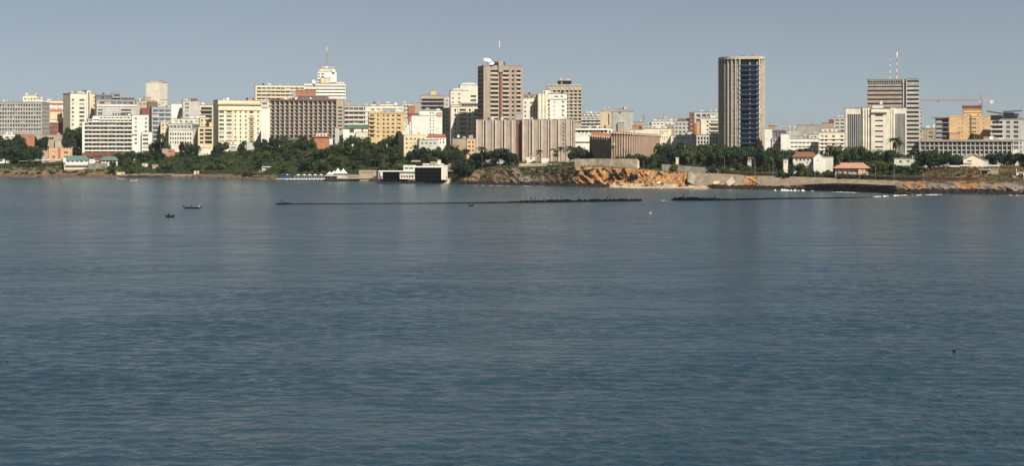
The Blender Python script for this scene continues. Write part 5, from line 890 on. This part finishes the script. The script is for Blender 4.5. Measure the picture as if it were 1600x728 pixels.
band('dark tree left of the curved building', 896, 926, [(896,226),(912,221),(926,226)], 60, 95, 7, DK, 'trees left of the curved building', 6, 10, 3)
band('tree in front of the curved building', 962, 1040, [(962,240),(1000,237),(1040,236)], 30, 52, 16, ['leaf', 'leaf', 'leaf_dark'], 'trees before the curved building', 5, 9, 2, 3, 10)
band('tree behind the road parapet right of the curved building', 1028, 1130, [(1028,222),(1060,218),(1090,222),(1130,220)], 70, 125, 24, LF_, 'trees right of the curved building', 8, 13, 3)
band('green shrub above the road parapet', 1040, 1145, [(1040,247),(1145,252)], 26, 55, 24, MX, 'shrubs above the road parapet', 5, 9, 4, 3, 9)
band('dark tall tree in front of the ribbed tower', 1118, 1245, [(1118,222),(1150,220),(1190,222),(1210,226),(1245,234)], 40, 105, 32, DK+LF_, 'trees before the ribbed tower', 7, 12, 4)
band('tree round the dark red roofed house', 1228, 1310, [(1228,240),(1260,243),(1310,246)], 26, 38, 16, LF_, 'trees round the red roofed house', 4, 8, 4, 3, 9)
band('tree behind the red roofed house', 1225, 1305, [(1225,232),(1262,230),(1305,234)], 70, 105, 12, LF_, 'trees behind the red roofed house', 6, 10, 3)
band('dense tree before the white ribbed office', 1300, 1445, [(1300,226),(1330,224),(1365,230),(1385,231),(1420,234),(1445,232)], 80, 125, 30, LF_, 'trees before the white ribbed office', 8, 12, 3)
band('green tree above the brown garden wall', 1335, 1450, [(1335,250),(1395,250),(1450,255)], 45, 72, 24, MX, 'trees above the brown garden wall', 6, 10, 4, 3, 10)
band('shrub by the pink roofed house', 1292, 1400, [(1292,262),(1330,264),(1400,268)], 26, 33, 20, LF_, 'shrubs by the pink roofed house', 3, 6, 3, 2, 6)
band('dark tree left of the yellow gable house', 1436, 1502, [(1436,236),(1450,230),(1475,233),(1502,240)], 68, 100, 14, DK, 'trees left of the yellow gable house', 6, 11, 3)
band('dark tree right of the yellow gable house', 1535, 1612, [(1535,240),(1570,233),(1612,238)], 80, 105, 13, DK, 'trees right of the yellow gable house', 6, 11, 3)
band('bush on the dry grass slope', 1490, 1604, [(1490,272),(1555,270),(1580,268),(1604,266)], 30, 55, 14, DK+LF_, 'bushes on the dry slope', 3, 6, 3, 2, 6)
for u, dY, h, w_, kd in ((1168, 1098, 9.5, 9, 'leaf'), (1175, 1101, 10, 9, 'leaf_dark'), (1225, 1066, 8.5, 8, 'leaf'), (1233, 1062, 8, 8, 'leaf_dark'), (1272, 1056, 8.6, 8, 'leaf_dark'), (1281, 1054, 7, 7, 'leaf'), (1291, 1056, 7.6, 8, 'leaf_dark'), (1300, 1052, 6.4, 7, 'leaf'), (1312, 1034, 6, 7, 'leaf_dark'), (1405, 1046, 7, 7, 'leaf_dark'), (1417, 1044, 6, 7, 'leaf')):
    tree(u, dY, h, w_, kd, 'garden shrub in front of the houses on the coast road', 'garden shrubs on the coast road', name='shrub')
# palms
def palm_meshes(seed):
    rr = random.Random(seed); V, Fc = [], []; pr = None
    for i in range(5):
        a = Vector((.06*math.sin(i*.5), 0, i*.2)); b_ = Vector((.06*math.sin((i+1)*.5), 0, (i+1)*.2)); addtube(V, Fc, a, b_, .022-.0016*i, .020-.0016*i, 6)
    t = mesh('trunk', V, Fc, 'bark'); V, Fc = [], []; top = Vector((.06*math.sin(2.5), 0, 1.0))
    for k in range(20):
        a = 2*math.pi*k/20+rr.uniform(-.2, .2); el = rr.uniform(-.3, 1.1); L_ = rr.uniform(.30, .40); d = Vector((math.cos(a), math.sin(a), 0)); sdv = Vector((-math.sin(a), math.cos(a), 0)); n = len(V)
        for j in range(6):
            s = j/5; p = top+d*(L_*s*math.cos(el*(1-.3*s)))+Vector((0, 0, L_*(s*math.sin(el)-.75*s*s))); wd = .055*math.sin(math.pi*(.12+.85*s)); V += [tuple(p+sdv*wd+Vector((0,0,-.02))), tuple(p), tuple(p-sdv*wd+Vector((0,0,-.02)))]
        for j in range(5): q = n+3*j; Fc += [(q, q+1, q+4, q+3), (q+1, q+2, q+5, q+4)]
    return t, mesh('crown', V, Fc, 'leaf_palm')
PM = [palm_meshes(i) for i in range(3)]
def palm(px, ytop, Y, label, group):
    x = PX(px, Y); g = ground(x, Y)-.2; h = (PZ(ytop, Y)-g)/1.1; r = empty('palm_tree', (x, Y, g), rng.uniform(0, 6.3)); tag(r, label, 'palm tree', group)
    for nm, me in zip(('trunk', 'crown'), rng.choice(PM)): o = bpy.data.objects.new(nm, me); o.scale = (max(h, 9), max(h, 9), h); link(o, r)
for px, y in ((842, 234), (866, 232), (877, 229), (889, 228), (869, 240), (753, 229), (897, 238)): palm(px, y, 1222+rng.uniform(-4, 6), 'palm tree in front of the ribbed slab', 'palms before the ribbed slab')
palm(1401.5, 214.5, 1100, 'tall lone palm before the white ribbed office', None)
for px, y in ((252, 208), (205, 250), (196, 252), (1252, 232), (1263, 231), (1100, 226), (560, 222), (650, 226)): palm(px, y, shoreY(px)+(100 if y < 240 else 30), 'single palm rising among the slope trees', 'scattered palms among the slope trees')
# ground cover on the slopes: leaf clumps, uncountable
def undergrowth(name, label, u0, u1, d0, d1, n, m, hmax=1.6, seed=1, sz=1.0):
    rr = np.random.RandomState(seed); V, Fc = [], []
    for i in range(n):
        u = rr.uniform(u0, u1); Y = shoreY(u)+rr.uniform(d0, d1); x = PX(u, Y); z = ground(x, Y); s0 = rr.uniform(.5, 1.4)*sz
        if fbm(x*.06, Y*.06, 5.) < -.25: continue
        for k in range(7):
            c = np.array([x, Y, z+.2])+rr.normal(size=3)*np.array([s0, s0, .45*hmax]); c[2] = max(c[2], z); nrm = rr.normal(size=3)+np.array([.2, -.5, .8]); nrm /= np.linalg.norm(nrm); t = np.cross(nrm, rr.normal(size=3)); t /= np.linalg.norm(t); bt = np.cross(nrm, t); s = rr.uniform(.25, .6)*(.6+.4*sz); q = len(V)
            V += [tuple(c-t*s-bt*s*.6), tuple(c+t*s*.4-bt*s), tuple(c+t*s+bt*s*.3), tuple(c-t*s*.2+bt*s)]; Fc.append((q, q+1, q+2, q+3))
    tag(obj(name, V, Fc, m), label, 'undergrowth', kind='stuff')
undergrowth('undergrowth', 'dense dark thicket covering the left slope', 180, 720, 16, 125, 3600, 'leaf_dark', 2.0, seed=2, sz=1.5)
undergrowth('undergrowth', 'dark scrub behind the left shore houses', -20, 180, 64, 125, 1100, 'leaf_dark', 2.0, seed=8, sz=1.5)
undergrowth('undergrowth', 'lighter green shrubs among the left slope thicket', 150, 720, 14, 110, 2200, 'leaf', 1.6, seed=6, sz=1.3)
undergrowth('undergrowth', 'low dark scrub along the headland and road side', 705, 1440, 36, 90, 2200, 'leaf_dark', seed=3)
undergrowth('undergrowth', 'sparse dry scrub over the point', 1435, 1620, 16, 80, 700, 'leaf_dry', 1.0, seed=4)
undergrowth('undergrowth', 'scattered green tufts on the cliff face', 720, 900, 5, 22, 330, 'leaf', 1.0, seed=5)
undergrowth('undergrowth', 'dry brown scrub hanging on the cliff face', 720, 1085, 6, 24, 260, 'leaf_dry', 1.0, seed=9)
# ------------------------------------------------------------------ rocks and breakwaters
def rocks(name, label, u0, u1, dfun, zfun, n, smin, smax, m, seed, kind='stuff', cat='rocks'):
    rr = np.random.RandomState(seed); V, Fc = [], []
    base = [(-1,-1,-.6),(1,-1,-.6),(1,1,-.6),(-1,1,-.6),(-.8,-.7,.6),(.7,-.8,.7),(.8,.7,.5),(-.7,.8,.65)]
    for i in range(n):
        u = rr.uniform(u0, u1); d = dfun(u, rr); Y = shoreY(u)+d; s = rr.uniform(smin, smax)*np.array([1.25, 1, .8]); a = rr.uniform(0, 6.3); c, sn = math.cos(a), math.sin(a); z = zfun(u, d, rr); q = len(V)
        for p in base:
            x, y, zz = (np.array(p)*rr.uniform(.7, 1.15, 3))*s; V.append((PX(u, Y)+x*c-y*sn, Y+x*sn+y*c, z+zz))
        Fc += [tuple(k+q for k in f) for f in BOXF]
    tag(obj(name, V, Fc, m), label, cat, kind=kind)
rocks('shore_rocks', 'dark boulders at the foot of the brown headland', 715, 950, lambda u, r: r.uniform(-2, 6), lambda u, d, r: max(0, d*.25)+.3, 520, .4, 1.3, 'rock', 11)
rocks('shore_rocks', 'brown fallen rocks under the orange cliff', 1000, 1075, lambda u, r: r.uniform(5, 9), lambda u, d, r: 1.0, 60, .4, 1.1, 'rock', 12)
rocks('shore_rocks', 'dark rocks along the foot of the revetment', 1108, 1270, lambda u, r: r.uniform(-1, 7), lambda u, d, r: max(0, d*.25)+.3, 330, .4, 1.2, 'rock', 13)
rocks('rock_armour', 'bank of black armour rocks below the coast road', 1258, 1400, lambda u, r: r.uniform(-2, 13), lambda u, d, r: max(.2, d*.30)+r.uniform(0, .5), 950, .5, 1.2, 'blackrock', 14)
rocks('shore_rocks', 'brown and black rocks along the point', 1395, 1625, lambda u, r: r.uniform(-2, 7), lambda u, d, r: max(0, d*.28)+.3, 480, .4, 1.2, 'rock', 15)
rocks('shore_rocks', 'dark brown rocks on the left beach', -20, 185, lambda u, r: r.uniform(-2, 8), lambda u, d, r: max(0, d*.25)+.2, 420, .5, 1.4, 'brownrock', 16)
rocks('shore_rocks', 'brown rocks at the foot of the pale sea wall', 255, 440, lambda u, r: r.uniform(-2, 5), lambda u, d, r: max(0, d*.25)+.1, 260, .4, 1.2, 'brownrock', 17)
def breakwater(name, label, pts, wd, m, seed, nrock):
    r = empty(name, (PX(pts[0][0], HC*F/(pts[0][1]-HY)), HC*F/(pts[0][1]-HY), 0)); tag(r, label, 'breakwater'); ox, oy, _ = r.location
    V, Fc = [], []; rr = random.Random(seed); us = np.arange(pts[0][0], pts[-1][0]+.1, 2.0)
    def row(u): return lerp_table([(a, b) for a, b, c in pts], u), lerp_table([(a, c) for a, b, c in pts], u)
    for u in us:
        y, hpx = row(u); Y = HC*F/(y-HY); h = .75*hpx*Y/F*(1+.35*fbm(u*.15, seed)) ; x = PX(u, Y)
        V += [(x-ox, Y-oy-wd*.5, -1), (x-ox, Y-oy-wd*.38, h*.6), (x-ox, Y-oy-wd*.15, h+rr.uniform(-.08, .08)), (x-ox, Y-oy+wd*.35, h+rr.uniform(-.08, .08)), (x-ox, Y-oy+wd*.5, -1)]
    n = len(us)
    for i in range(n-1):
        for k in range(4): Fc.append((5*i+k, 5*i+5+k, 5*i+6+k, 5*i+k+1))
    Fc += [(0,1,2,3,4), tuple(5*n-1-k for k in range(5))]
    obj('core', V, Fc, m, r); V, Fc = [], []; base = boxv(-1, 1, -1, 1, -.7, .7)
    for i in range(nrock):
        u = rr.uniform(pts[0][0], pts[-1][0]); y, hpx = row(u); Y = HC*F/(y-HY); h = hpx*Y/F; s = min(.6, .12+.38*h)*rr.uniform(.6, 1.3); q = len(V); dy = rr.uniform(-wd*.45, wd*.3)
        for p in base: V.append((PX(u, Y)-ox+p[0]*s*rr.uniform(.6, 1.3), Y-oy+dy+p[1]*s*rr.uniform(.6, 1.2), max(0, h*(1-1.6*max(0, -dy/wd)))+p[2]*s*rr.uniform(.5, 1.1)-.1))
        Fc += [tuple(k+q for k in f) for f in BOXF]
    o = obj('rubble', V, Fc, m, r); o['kind'] = 'stuff'
    return r
breakwater('breakwater', 'long thin black breakwater with tiny people on it', [(433,319.6,1.9),(445,319.4,2.2),(460,319,1.1),(560,318.6,.8),(700,318,1.0),(790,317,1.8),(830,316.4,2.8),(900,315.4,3.2),(960,314.6,3.4),(1003,313.8,2.6)], 5, 'blackrock', 3, 420)
breakwater('breakwater', 'black rubble breakwater heaped at one end and awash at the other', [(1050,312.6,1.5),(1056,313,3.6),(1075,313.4,4.4),(1104,313.4,3.6),(1130,313,2.3),(1160,312.6,2.0),(1210,311,1.6),(1300,310,1.3),(1350,309,1.0),(1362,308.4,.7)], 5, 'blackrock', 4, 420)
rocks('reef', 'low black reef awash with surf off the point', 1375, 1420, lambda u, r: -34-(u-1420)*.35+r.uniform(-2, 2), lambda u, d, r: .1, 70, .4, 1.0, 'blackrock', 19)
# surf
mf = bpy.data.materials.new('foam'); mf.use_nodes = True; p = mf.node_tree.nodes['Principled BSDF']; p.inputs['Base Color'].default_value = (.82,.84,.84,1); p.inputs['Roughness'].default_value = .9; MATS['foam'] = mf
def foam(label, pts, wd, hgt, n, seed):
    """surf: many small froth lumps along a line of (px, y_row)"""
    rr = np.random.RandomState(seed); V, Fc = [], []
    for i in range(n):
        k = rr.uniform(0, 1); u = pts[0][0]+(pts[-1][0]-pts[0][0])*k; y = lerp_table(pts, u); env = math.sin(math.pi*k)**.5*max(.1, .6+fbm(u*.25, seed)); Y = HC*F/(y-HY)+rr.uniform(-wd, wd)*env; h = hgt*env*rr.uniform(.2, 1)**2; s = rr.uniform(.10, .32)*(.3+env)
        if fbm(u*.15, seed+3.3) < -.12+.25*rr.rand()-.12: continue
        q = len(V); x = PX(u, Y)
        for j in range(6): a = j*math.pi/3; V.append((x+1.6*s*math.cos(a)*rr.uniform(.6, 1.2), Y+s*math.sin(a)*rr.uniform(.6, 1.2), .015))
        V.append((x, Y, .05+h)); Fc += [(q+j, q+(j+1) % 6, q+6) for j in range(6)]
    tag(obj('surf_foam', V, Fc, 'foam'), label, 'foam', kind='stuff')
foam('white surf along the sandy beach under the orange cliff', [(945,292.8),(985,293.8),(1030,294.6),(1050,294.9)], 1.6, .25, 420, 1)
foam('thin surf line at the end of the beach', [(1070,295.3),(1112,296)], 1.0, .2, 130, 2)
foam('tall breaking wave against the black armour rocks', [(1188,297.4),(1225,298),(1245,298.3),(1272,298.6)], 2.0, 1.5, 520, 3)
foam('small surf at the foot of the armour rocks', [(1300,300),(1345,301.4)], 1.2, .35, 140, 4)
foam('white surf over the reef off the point', [(1352,308.5),(1380,307),(1420,304.8)], 3.0, .5, 420, 5)
foam('white patch of surf beside the point', [(1425,305.6),(1450,304.6),(1472,304.2)], 3.2, .35, 330, 6)
foam('little surf at the tip of the point', [(1570,305.2),(1600,305.6)], 1.5, .25, 80, 7)
foam('faint surf below the brown headland', [(720,289.6),(800,290.6),(850,291)], 1.0, .2, 170, 8)
foam('white splash by the breakwater gap', [(1030,313.6),(1050,313.2)], 1.5, .2, 60, 9)
foam('bit of surf by the cream hut', [(184,279),(196,279)], .8, .3, 40, 10)
# ------------------------------------------------------------------ people
def person_mesh(pose, top, leg):
    J = {'pel': (0,0,.95), 'ch': (0,0,1.25), 'nk': (0,0,1.47), 'hd': (0,-.02,1.60), 'hd2': (0,-.02,1.72)}
    E = [('pel','ch'), ('ch','nk'), ('nk','hd'), ('hd','hd2')]; Rr = {'pel': .14, 'ch': .16, 'nk': .06, 'hd': .10, 'hd2': .07}
    sit = pose == 'sit'
    for s, t in ((-1, 'l'), (1, 'r')):
        J['sh'+t] = (.19*s, 0, 1.42); Rr['sh'+t] = .065; E.append(('ch', 'sh'+t))
        up = pose == 'rod' and s == 1
        J['el'+t] = (.26*s, -.12 if up else .02, 1.18 if not up else 1.22); J['wr'+t] = (.25*s, -.30 if up else -.06, .95 if not up else 1.25); J['ha'+t] = (.24*s, -.40 if up else -.08, .85 if not up else 1.28)
        Rr['el'+t] = .048; Rr['wr'+t] = .034; Rr['ha'+t] = .045; E += [('sh'+t, 'el'+t), ('el'+t, 'wr'+t), ('wr'+t, 'ha'+t)]
        J['hp'+t] = (.10*s, 0, .90); J['kn'+t] = (.11*s, -.45 if sit else -.03, .92 if sit else .50); J['an'+t] = (.11*s, -.45 if sit else .03, .48 if sit else .08); J['ft'+t] = (.12*s, -.62 if sit else -.15, .42 if sit else .03)
        Rr['hp'+t] = .09; Rr['kn'+t] = .06; Rr['an'+t] = .042; Rr['ft'+t] = .04; E += [('pel', 'hp'+t), ('hp'+t, 'kn'+t), ('kn'+t, 'an'+t), ('an'+t, 'ft'+t)]
    ks = list(J); me = bpy.data.meshes.new('person'); me.from_pydata([J[k] for k in ks], [(ks.index(a), ks.index(b)) for a, b in E], []); o = bpy.data.objects.new('tmp', me); COL.objects.link(o)
    md = o.modifiers.new('s', 'SKIN')
    for i, k in enumerate(ks): me.skin_vertices[0].data[i].radius = (Rr[k], Rr[k]*.8 if k in ('ch', 'pel') else Rr[k]); me.skin_vertices[0].data[i].use_root = k == 'pel'
    o.modifiers.new('d', 'SUBSURF').levels = 1
    bpy.context.view_layer.update(); dg = bpy.context.evaluated_depsgraph_get(); dg.update(); out = bpy.data.meshes.new_from_object(o.evaluated_get(dg)); bpy.data.objects.remove(o)
    out.materials.clear()
    for m in ('skin', top, leg): out.materials.append(K(m))
    for pl in out.polygons:
        z, x = pl.center.z, abs(pl.center.x); pl.material_index = 0 if (z > 1.47 or (x > .2 and z < 1.2) or (not sit and z < .2)) else (1 if z > .98 else 2)
    out.shade_smooth(); return out
PMS = {k: person_mesh(*k) for k in (('stand', 'cloth_dark', 'cloth_dark'), ('rod', 'cloth_dark', 'cloth_dark'), ('sit', 'cloth_dark', 'cloth_dark'), ('stand', 'cloth_red', 'cloth_dark'))}
def person(px, y, key, label, group=None, z=None, rz=0, zoff=0.):
    Y = HC*F/(y-HY); o = bpy.data.objects.new('person', PMS[key]); o.location = (PX(px, Y), Y, zoff); o.rotation_euler = (0, 0, rz); o.scale = (1.12, 1.12, 1.04); link(o); tag(o, label, 'person', group); return o
ST, RD, SI = ('stand', 'cloth_dark', 'cloth_dark'), ('rod', 'cloth_dark', 'cloth_dark'), ('sit', 'cloth_dark', 'cloth_dark')
person(440.5, 319.4, RD, 'person in dark clothes standing at the tip of the long breakwater', zoff=.55)
for px, y, k, zz in ((830, 316.4, ST, .75), (836, 316.3, RD, .75), (862, 316, RD, .85), (876, 315.8, ST, .85)): person(px, y, k, 'person in dark clothes standing on the middle of the long breakwater', 'people standing on the breakwater', zoff=zz, rz=rng.uniform(0, 6))
person(850, 316.2, SI, 'person in dark clothes crouching on the long breakwater', zoff=.3)
person(904, 315.4, SI, 'person in dark clothes seated on the thick end of the long breakwater', zoff=.5)
person(949, 314.7, SI, 'person seated alone near the broad end of the breakwater', zoff=.45)
person(1068, 313, ST, 'person in dark clothes on top of the rubble heap', zoff=1.1); person(1117, 313.2, RD, 'person in dark clothes at the edge of the rubble heap', zoff=.8)
# ------------------------------------------------------------------ boats
def pirogue(px, y, L, label, hullm, motor=True):
    Y = HC*F/(y-HY); r = empty('pirogue', (PX(px, Y), Y, 0)); tag(r, label, 'boat'); V, Fc = [], []; n = 15
    for i in range(n):
        t = i/(n-1)*2-1; wd = .62*max(.04, (1-abs(t)**2.6)); sh = .42+.45*abs(t)**3.2+(.12 if t > 0 else 0)*abs(t)**2; kl = -.18+.62*abs(t)**4
        V += [(t*L/2, -wd, sh), (t*L/2*.985, -wd*.75, sh*.35+kl*.5), (t*L/2*.96, 0, kl), (t*L/2*.985, wd*.75, sh*.35+kl*.5), (t*L/2, wd, sh), (t*L/2*.98, wd*.86, sh-.03), (t*L/2*.97, 0, kl+.22), (t*L/2*.98, -wd*.86, sh-.03)]
    for i in range(n-1):
        for k in range(8): Fc.append((8*i+k, 8*i+8+k, 8*i+8+(k+1) % 8, 8*i+(k+1) % 8))
    Fc += [tuple(range(8)), tuple(8*n-1-k for k in range(8))]; obj('hull', V, Fc, hullm, r)
    for t in (-.45, 0., .4): ubox('thwart', t*L/2-.12, t*L/2+.12, -.5, .5, .34, .39, 'wood', r)
    if motor: ubox('outboard_motor', -L/2-.15, -L/2+.25, .25, .55, .5, 1.25, 'black', r); ubox('fish_box', L*.28, L*.40, -.35, .35, .4, 1.0, 'pinkgrey', r)
    return r, Y
pirogue(301, 325.6, 7.9, 'long dark pirogue with upswept ends and one standing person aboard', 'hull')
person(299.5, 325.6, ('stand', 'cloth_red', 'cloth_dark'), 'person in red top standing in the long pirogue', zoff=.1)
pirogue(265.5, 339, 3.6, 'short dark canoe carrying one seated person', 'hull', False); person(264, 339, SI, 'person in dark clothes seated in the short canoe', zoff=-.32)
def dinghy(px, y, L, label, m, name='dinghy'):
    r, Y = pirogue(px, y, L, label, m, False); r.name = name; return r
dinghy(736, 321.8, 2.2, 'tiny dark boat near the long breakwater', 'hull'); dinghy(1015, 334.2, 1.3, 'tiny white boat near the breakwater gap', 'white'); dinghy(209.5, 283, 4.5, 'small white boat off the jetty', 'white'); dinghy(205.5, 283.2, 2.0, 'tiny white skiff next to the small white boat', 'white')
dinghy(99, 277.2, 3.5, 'little white boat pulled up by the left rocks', 'white'); 
def float_(px, y, d, label):
    Y = HC*F/(y-HY); r = empty('buoy', (PX(px, Y), Y, 0)); tag(r, label, 'buoy'); V, Fc = [], []; k = 12
    for j, (rr_, z) in enumerate(((.25, -.1), (.45, .06), (.5, .22), (.38, .36), (.12, .42))):
        for i in range(k): a = 2*math.pi*i/k; V.append((rr_*d*math.cos(a), rr_*d*math.sin(a), z*d/.5))
    for j in range(4):
        for i in range(k): Fc.append((j*k+i, j*k+(i+1) % k, (j+1)*k+(i+1) % k, (j+1)*k+i))
    Fc += [tuple(range(k-1, -1, -1)), tuple(4*k+i for i in range(k))]; obj('float', V, Fc, 'black', r, smooth=True); tube('ring', (0,0,.42*d/.5), (0,0,.6*d/.5), .04*d/.5, 'steel', r)
float_(1491, 549.5, .42, 'dark round float on open water far from the shore'); float_(11, 565.5, .2, 'tiny dark float on open water')
# ------------------------------------------------------------------ vehicles
def car(px, Y, label, m, group=None, L=4.3, H=1.45, z=None, rz=0., bus=False):
    x = PX(px, Y); r = empty('bus' if bus else 'parked_car', (x, Y, ground(x, Y) if z is None else z), rz); tag(r, label, 'bus' if bus else 'car', group); h = L/2
    if bus: P = [(-h,.4),(h,.4),(h,1.3),(h-.15,H-.1),(h-.5,H),(-h+.3,H),(-h,H-.3)]
    else: P = [(-h,.3),(h,.3),(h,.72),(h-.9,.86),(h-1.55,H),(-h+.95,H),(-h+.35,.9),(-h,.85)]
    n = len(P); V = [(a, -.85, b) for a, b in P]+[(a, .85, b) for a, b in P]; obj('body', V, [tuple(range(n)), tuple(range(2*n-1, n-1, -1))]+[((i+1) % n, i, n+i, n+(i+1) % n) for i in range(n)], m, r)
    if bus:
        for i in range(7): ubox('window', -h+.5+i*(L-1)/7, -h+.3+(i+1)*(L-1)/7, -.88, -.853, 1.3, H-.5, 'glass_dark', r)
    else:
        for a, c in ((-h+1.0, -.15), (.0, h-1.75)): ubox('window', a, c, -.88, -.853, .92, H-.12, 'glass_dark', r)
    for a in (-h*.62, h*.62): tube('wheel', (a, -.9, .32), (a, -.62, .32), .32, 'tyre', r, k=12); c_ = tube('hub_cap', (a, -.93, .32), (a, -.903, .32), .17, 'steel', [q for q in r.children if q.name.startswith('wheel')][-1], k=8)
for i, (u, m, lb) in enumerate(((52, 'carpaint_dark', 'dark car parked on the shore road beside white sheds'), (58.5, 'carpaint_silver', 'silver car parked on the shore road'), (68, 'carpaint_white', 'white car parked below the crenellated house'), (75, 'carpaint_white', 'second white car parked below the crenellated house'), (91, 'carpaint_white', 'white car parked near the green roofed club'))):
    Yc = 1528; car(u, Yc, lb, m, 'cars on the shore road', z=PZ(251.2, Yc)); 
tag(obj('shore_road', [(PX(30, 1526), 1526, PZ(251.3, 1526)-.5), (PX(100, 1526), 1526, PZ(251.3, 1526)-.5), (PX(100, 1532), 1532, PZ(251.3, 1526)-.5), (PX(30, 1532), 1532, PZ(251.3, 1526)-.5), (PX(30, 1526), 1526, PZ(251.4, 1526)), (PX(100, 1526), 1526, PZ(251.4, 1526)), (PX(100, 1532), 1532, PZ(251.4, 1526)), (PX(30, 1532), 1532, PZ(251.4, 1526))], BOXF, 'wallgrey'), 'grey shore road with parked cars', kind='structure')
Yb = shoreY(422)+34; car(422.5, Yb, 'white coach with dark windows parked on the green slope', 'carpaint_white', L=13, H=3.2, bus=True, z=PZ(266.6, Yb))
tag(obj('parking_terrace', [(PX(405, Yb-2), Yb-2, PZ(270, Yb)), (PX(440, Yb-2), Yb-2, PZ(270, Yb)), (PX(440, Yb+4), Yb+4, PZ(270, Yb)), (PX(405, Yb+4), Yb+4, PZ(270, Yb)), (PX(405, Yb-2), Yb-2, PZ(266.6, Yb)), (PX(440, Yb-2), Yb-2, PZ(266.6, Yb)), (PX(440, Yb+4), Yb+4, PZ(266.6, Yb)), (PX(405, Yb+4), Yb+4, PZ(266.6, Yb))], BOXF, 'tan'), 'earth terrace under the parked coach', kind='structure')
for u, Yc, y, m, lb in ((716, 1262, 250.5, 'carpaint_white', 'white car by the stone boathouse road'), (723, 1268, 252, 'carpaint_white', 'white car beside the dark headland trees'), (741, 1240, 257, 'carpaint_silver', 'silver car at the edge of headland')): car(u, Yc, lb, m, z=ground(PX(u, Yc), Yc))
# ------------------------------------------------------------------ street lamps and crane
for px, yt in ((1084, 247), (1180, 248), (1208, 248), (1132, 245), (1273, 262), (1343, 262), (1368, 258), (1397, 256), (1443, 268), (1528, 270)):
    Y = shoreY(px)+24; x = PX(px, Y); g = ground(x, Y)-.3; h = PZ(yt, Y)-g; r = empty('street_lamp', (x, Y, g)); tag(r, 'thin grey street lamp along the coast road', 'street lamp', 'lamps along the coast road'); tube('pole', (0,0,0), (0,0,h), .085, 'grey', r, r1=.05); tube('arm', (0,0,h-.05), (-1.2,0,h+.25), .05, 'grey', r); ubox('lamp_head', -1.8, -1.15, -.15, .15, h+.2, h+.32, 'offwhite', r)
Yk = 1260; r = empty('tower_crane', (PX(1532.5, Yk), Yk, 14)); tag(r, 'tan tower crane with long horizontal jib above the peach office', 'crane'); k = Yk/F; mz = PZ(158.5, Yk)-14
V, Fc = [], []
for sx in (-1, 1):
    for sy in (-1, 1): addtube(V, Fc, (sx*.8, sy*.8, 0), (sx*.8, sy*.8, mz+1), .14, None, 4)
for i in range(int(mz/1.8)):
    z = 1.8*i
    for sx, sy, tx, ty in ((-1,-1,1,-1),(1,-1,1,1),(1,1,-1,1),(-1,1,-1,-1)): addtube(V, Fc, (sx*.8, sy*.8, z), (tx*.8, ty*.8, z+1.8), .08, None, 4)
obj('mast', V, Fc, 'crane', r); V, Fc = [], []
xl, xr = (1438-1532.5)*k, (1553-1532.5)*k
def truss(V, Fc, xa, xb, z, hh=1.3):
    for sy in (-.6, .6): addtube(V, Fc, (xa, sy, z), (xb, sy, z), .12, None, 4)
    addtube(V, Fc, (xa, 0, z+hh), (xb, 0, z+hh), .12, None, 4); n = int(abs(xb-xa)/1.6)
    for i in range(n):
        a, b_, c = xa+(xb-xa)*i/n, xa+(xb-xa)*(i+.5)/n, xa+(xb-xa)*(i+1)/n
        for sy in (-.6, .6): addtube(V, Fc, (a, sy, z), (b_, 0, z+hh), .07, None, 4); addtube(V, Fc, (b_, 0, z+hh), (c, sy, z), .07, None, 4)
truss(V, Fc, -1, xl, mz+.4); obj('jib', V, Fc, 'crane', r); V, Fc = [], []; truss(V, Fc, 1, xr, mz+.4, .9); obj('counter_jib', V, Fc, 'lightrib', r)
V, Fc = [], []; 
for sx in (-1, 1): addtube(V, Fc, (sx*.8, 0, mz+1), (0, 0, mz+4.4), .16, None, 4)
obj('tower_peak', V, Fc, 'crane', r); ubox('cab', -1.6, -.85, -1.2, .2, mz-1.2, mz+.3, 'offwhite', r); ubox('counterweight', xr-3.2, xr-.6, -.7, .7, mz-1.6, mz+.38, 'offwhite', r); ubox('trolley', xl*.72, xl*.72+1.4, -.7, .7, mz-.3, mz+.28, 'brown', r)
V, Fc = [], []; addtube(V, Fc, (0,0,mz+4.4), (xl*.6,0,mz+1.7), .05, None, 4); addtube(V, Fc, (0,0,mz+4.4), (xr*.85,0,mz+1.3), .05, None, 4); obj('stay_cable', V, Fc, 'steel', r)

# ------------------------------------------------------------------ thin sea haze: one closed box of even air round camera and land
hm = bpy.data.materials.new('haze'); hm.use_nodes = True; hn = hm.node_tree; hn.nodes.remove(hn.nodes['Principled BSDF'])
pv = hn.nodes.new('ShaderNodeVolumePrincipled'); pv.inputs['Color'].default_value = (.86, .92, 1.0, 1); pv.inputs['Density'].default_value = 3.2e-5; pv.inputs['Anisotropy'].default_value = .2
hn.links.new(pv.outputs[0], hn.nodes['Material Output'].inputs['Volume'])
hz = obj('haze', boxv(-7400, 7400, -2300, 7400, -6, 150), BOXF, hm); tag(hz, 'thin pale sea haze', kind='stuff')
scene.cycles.volume_bounces = 0
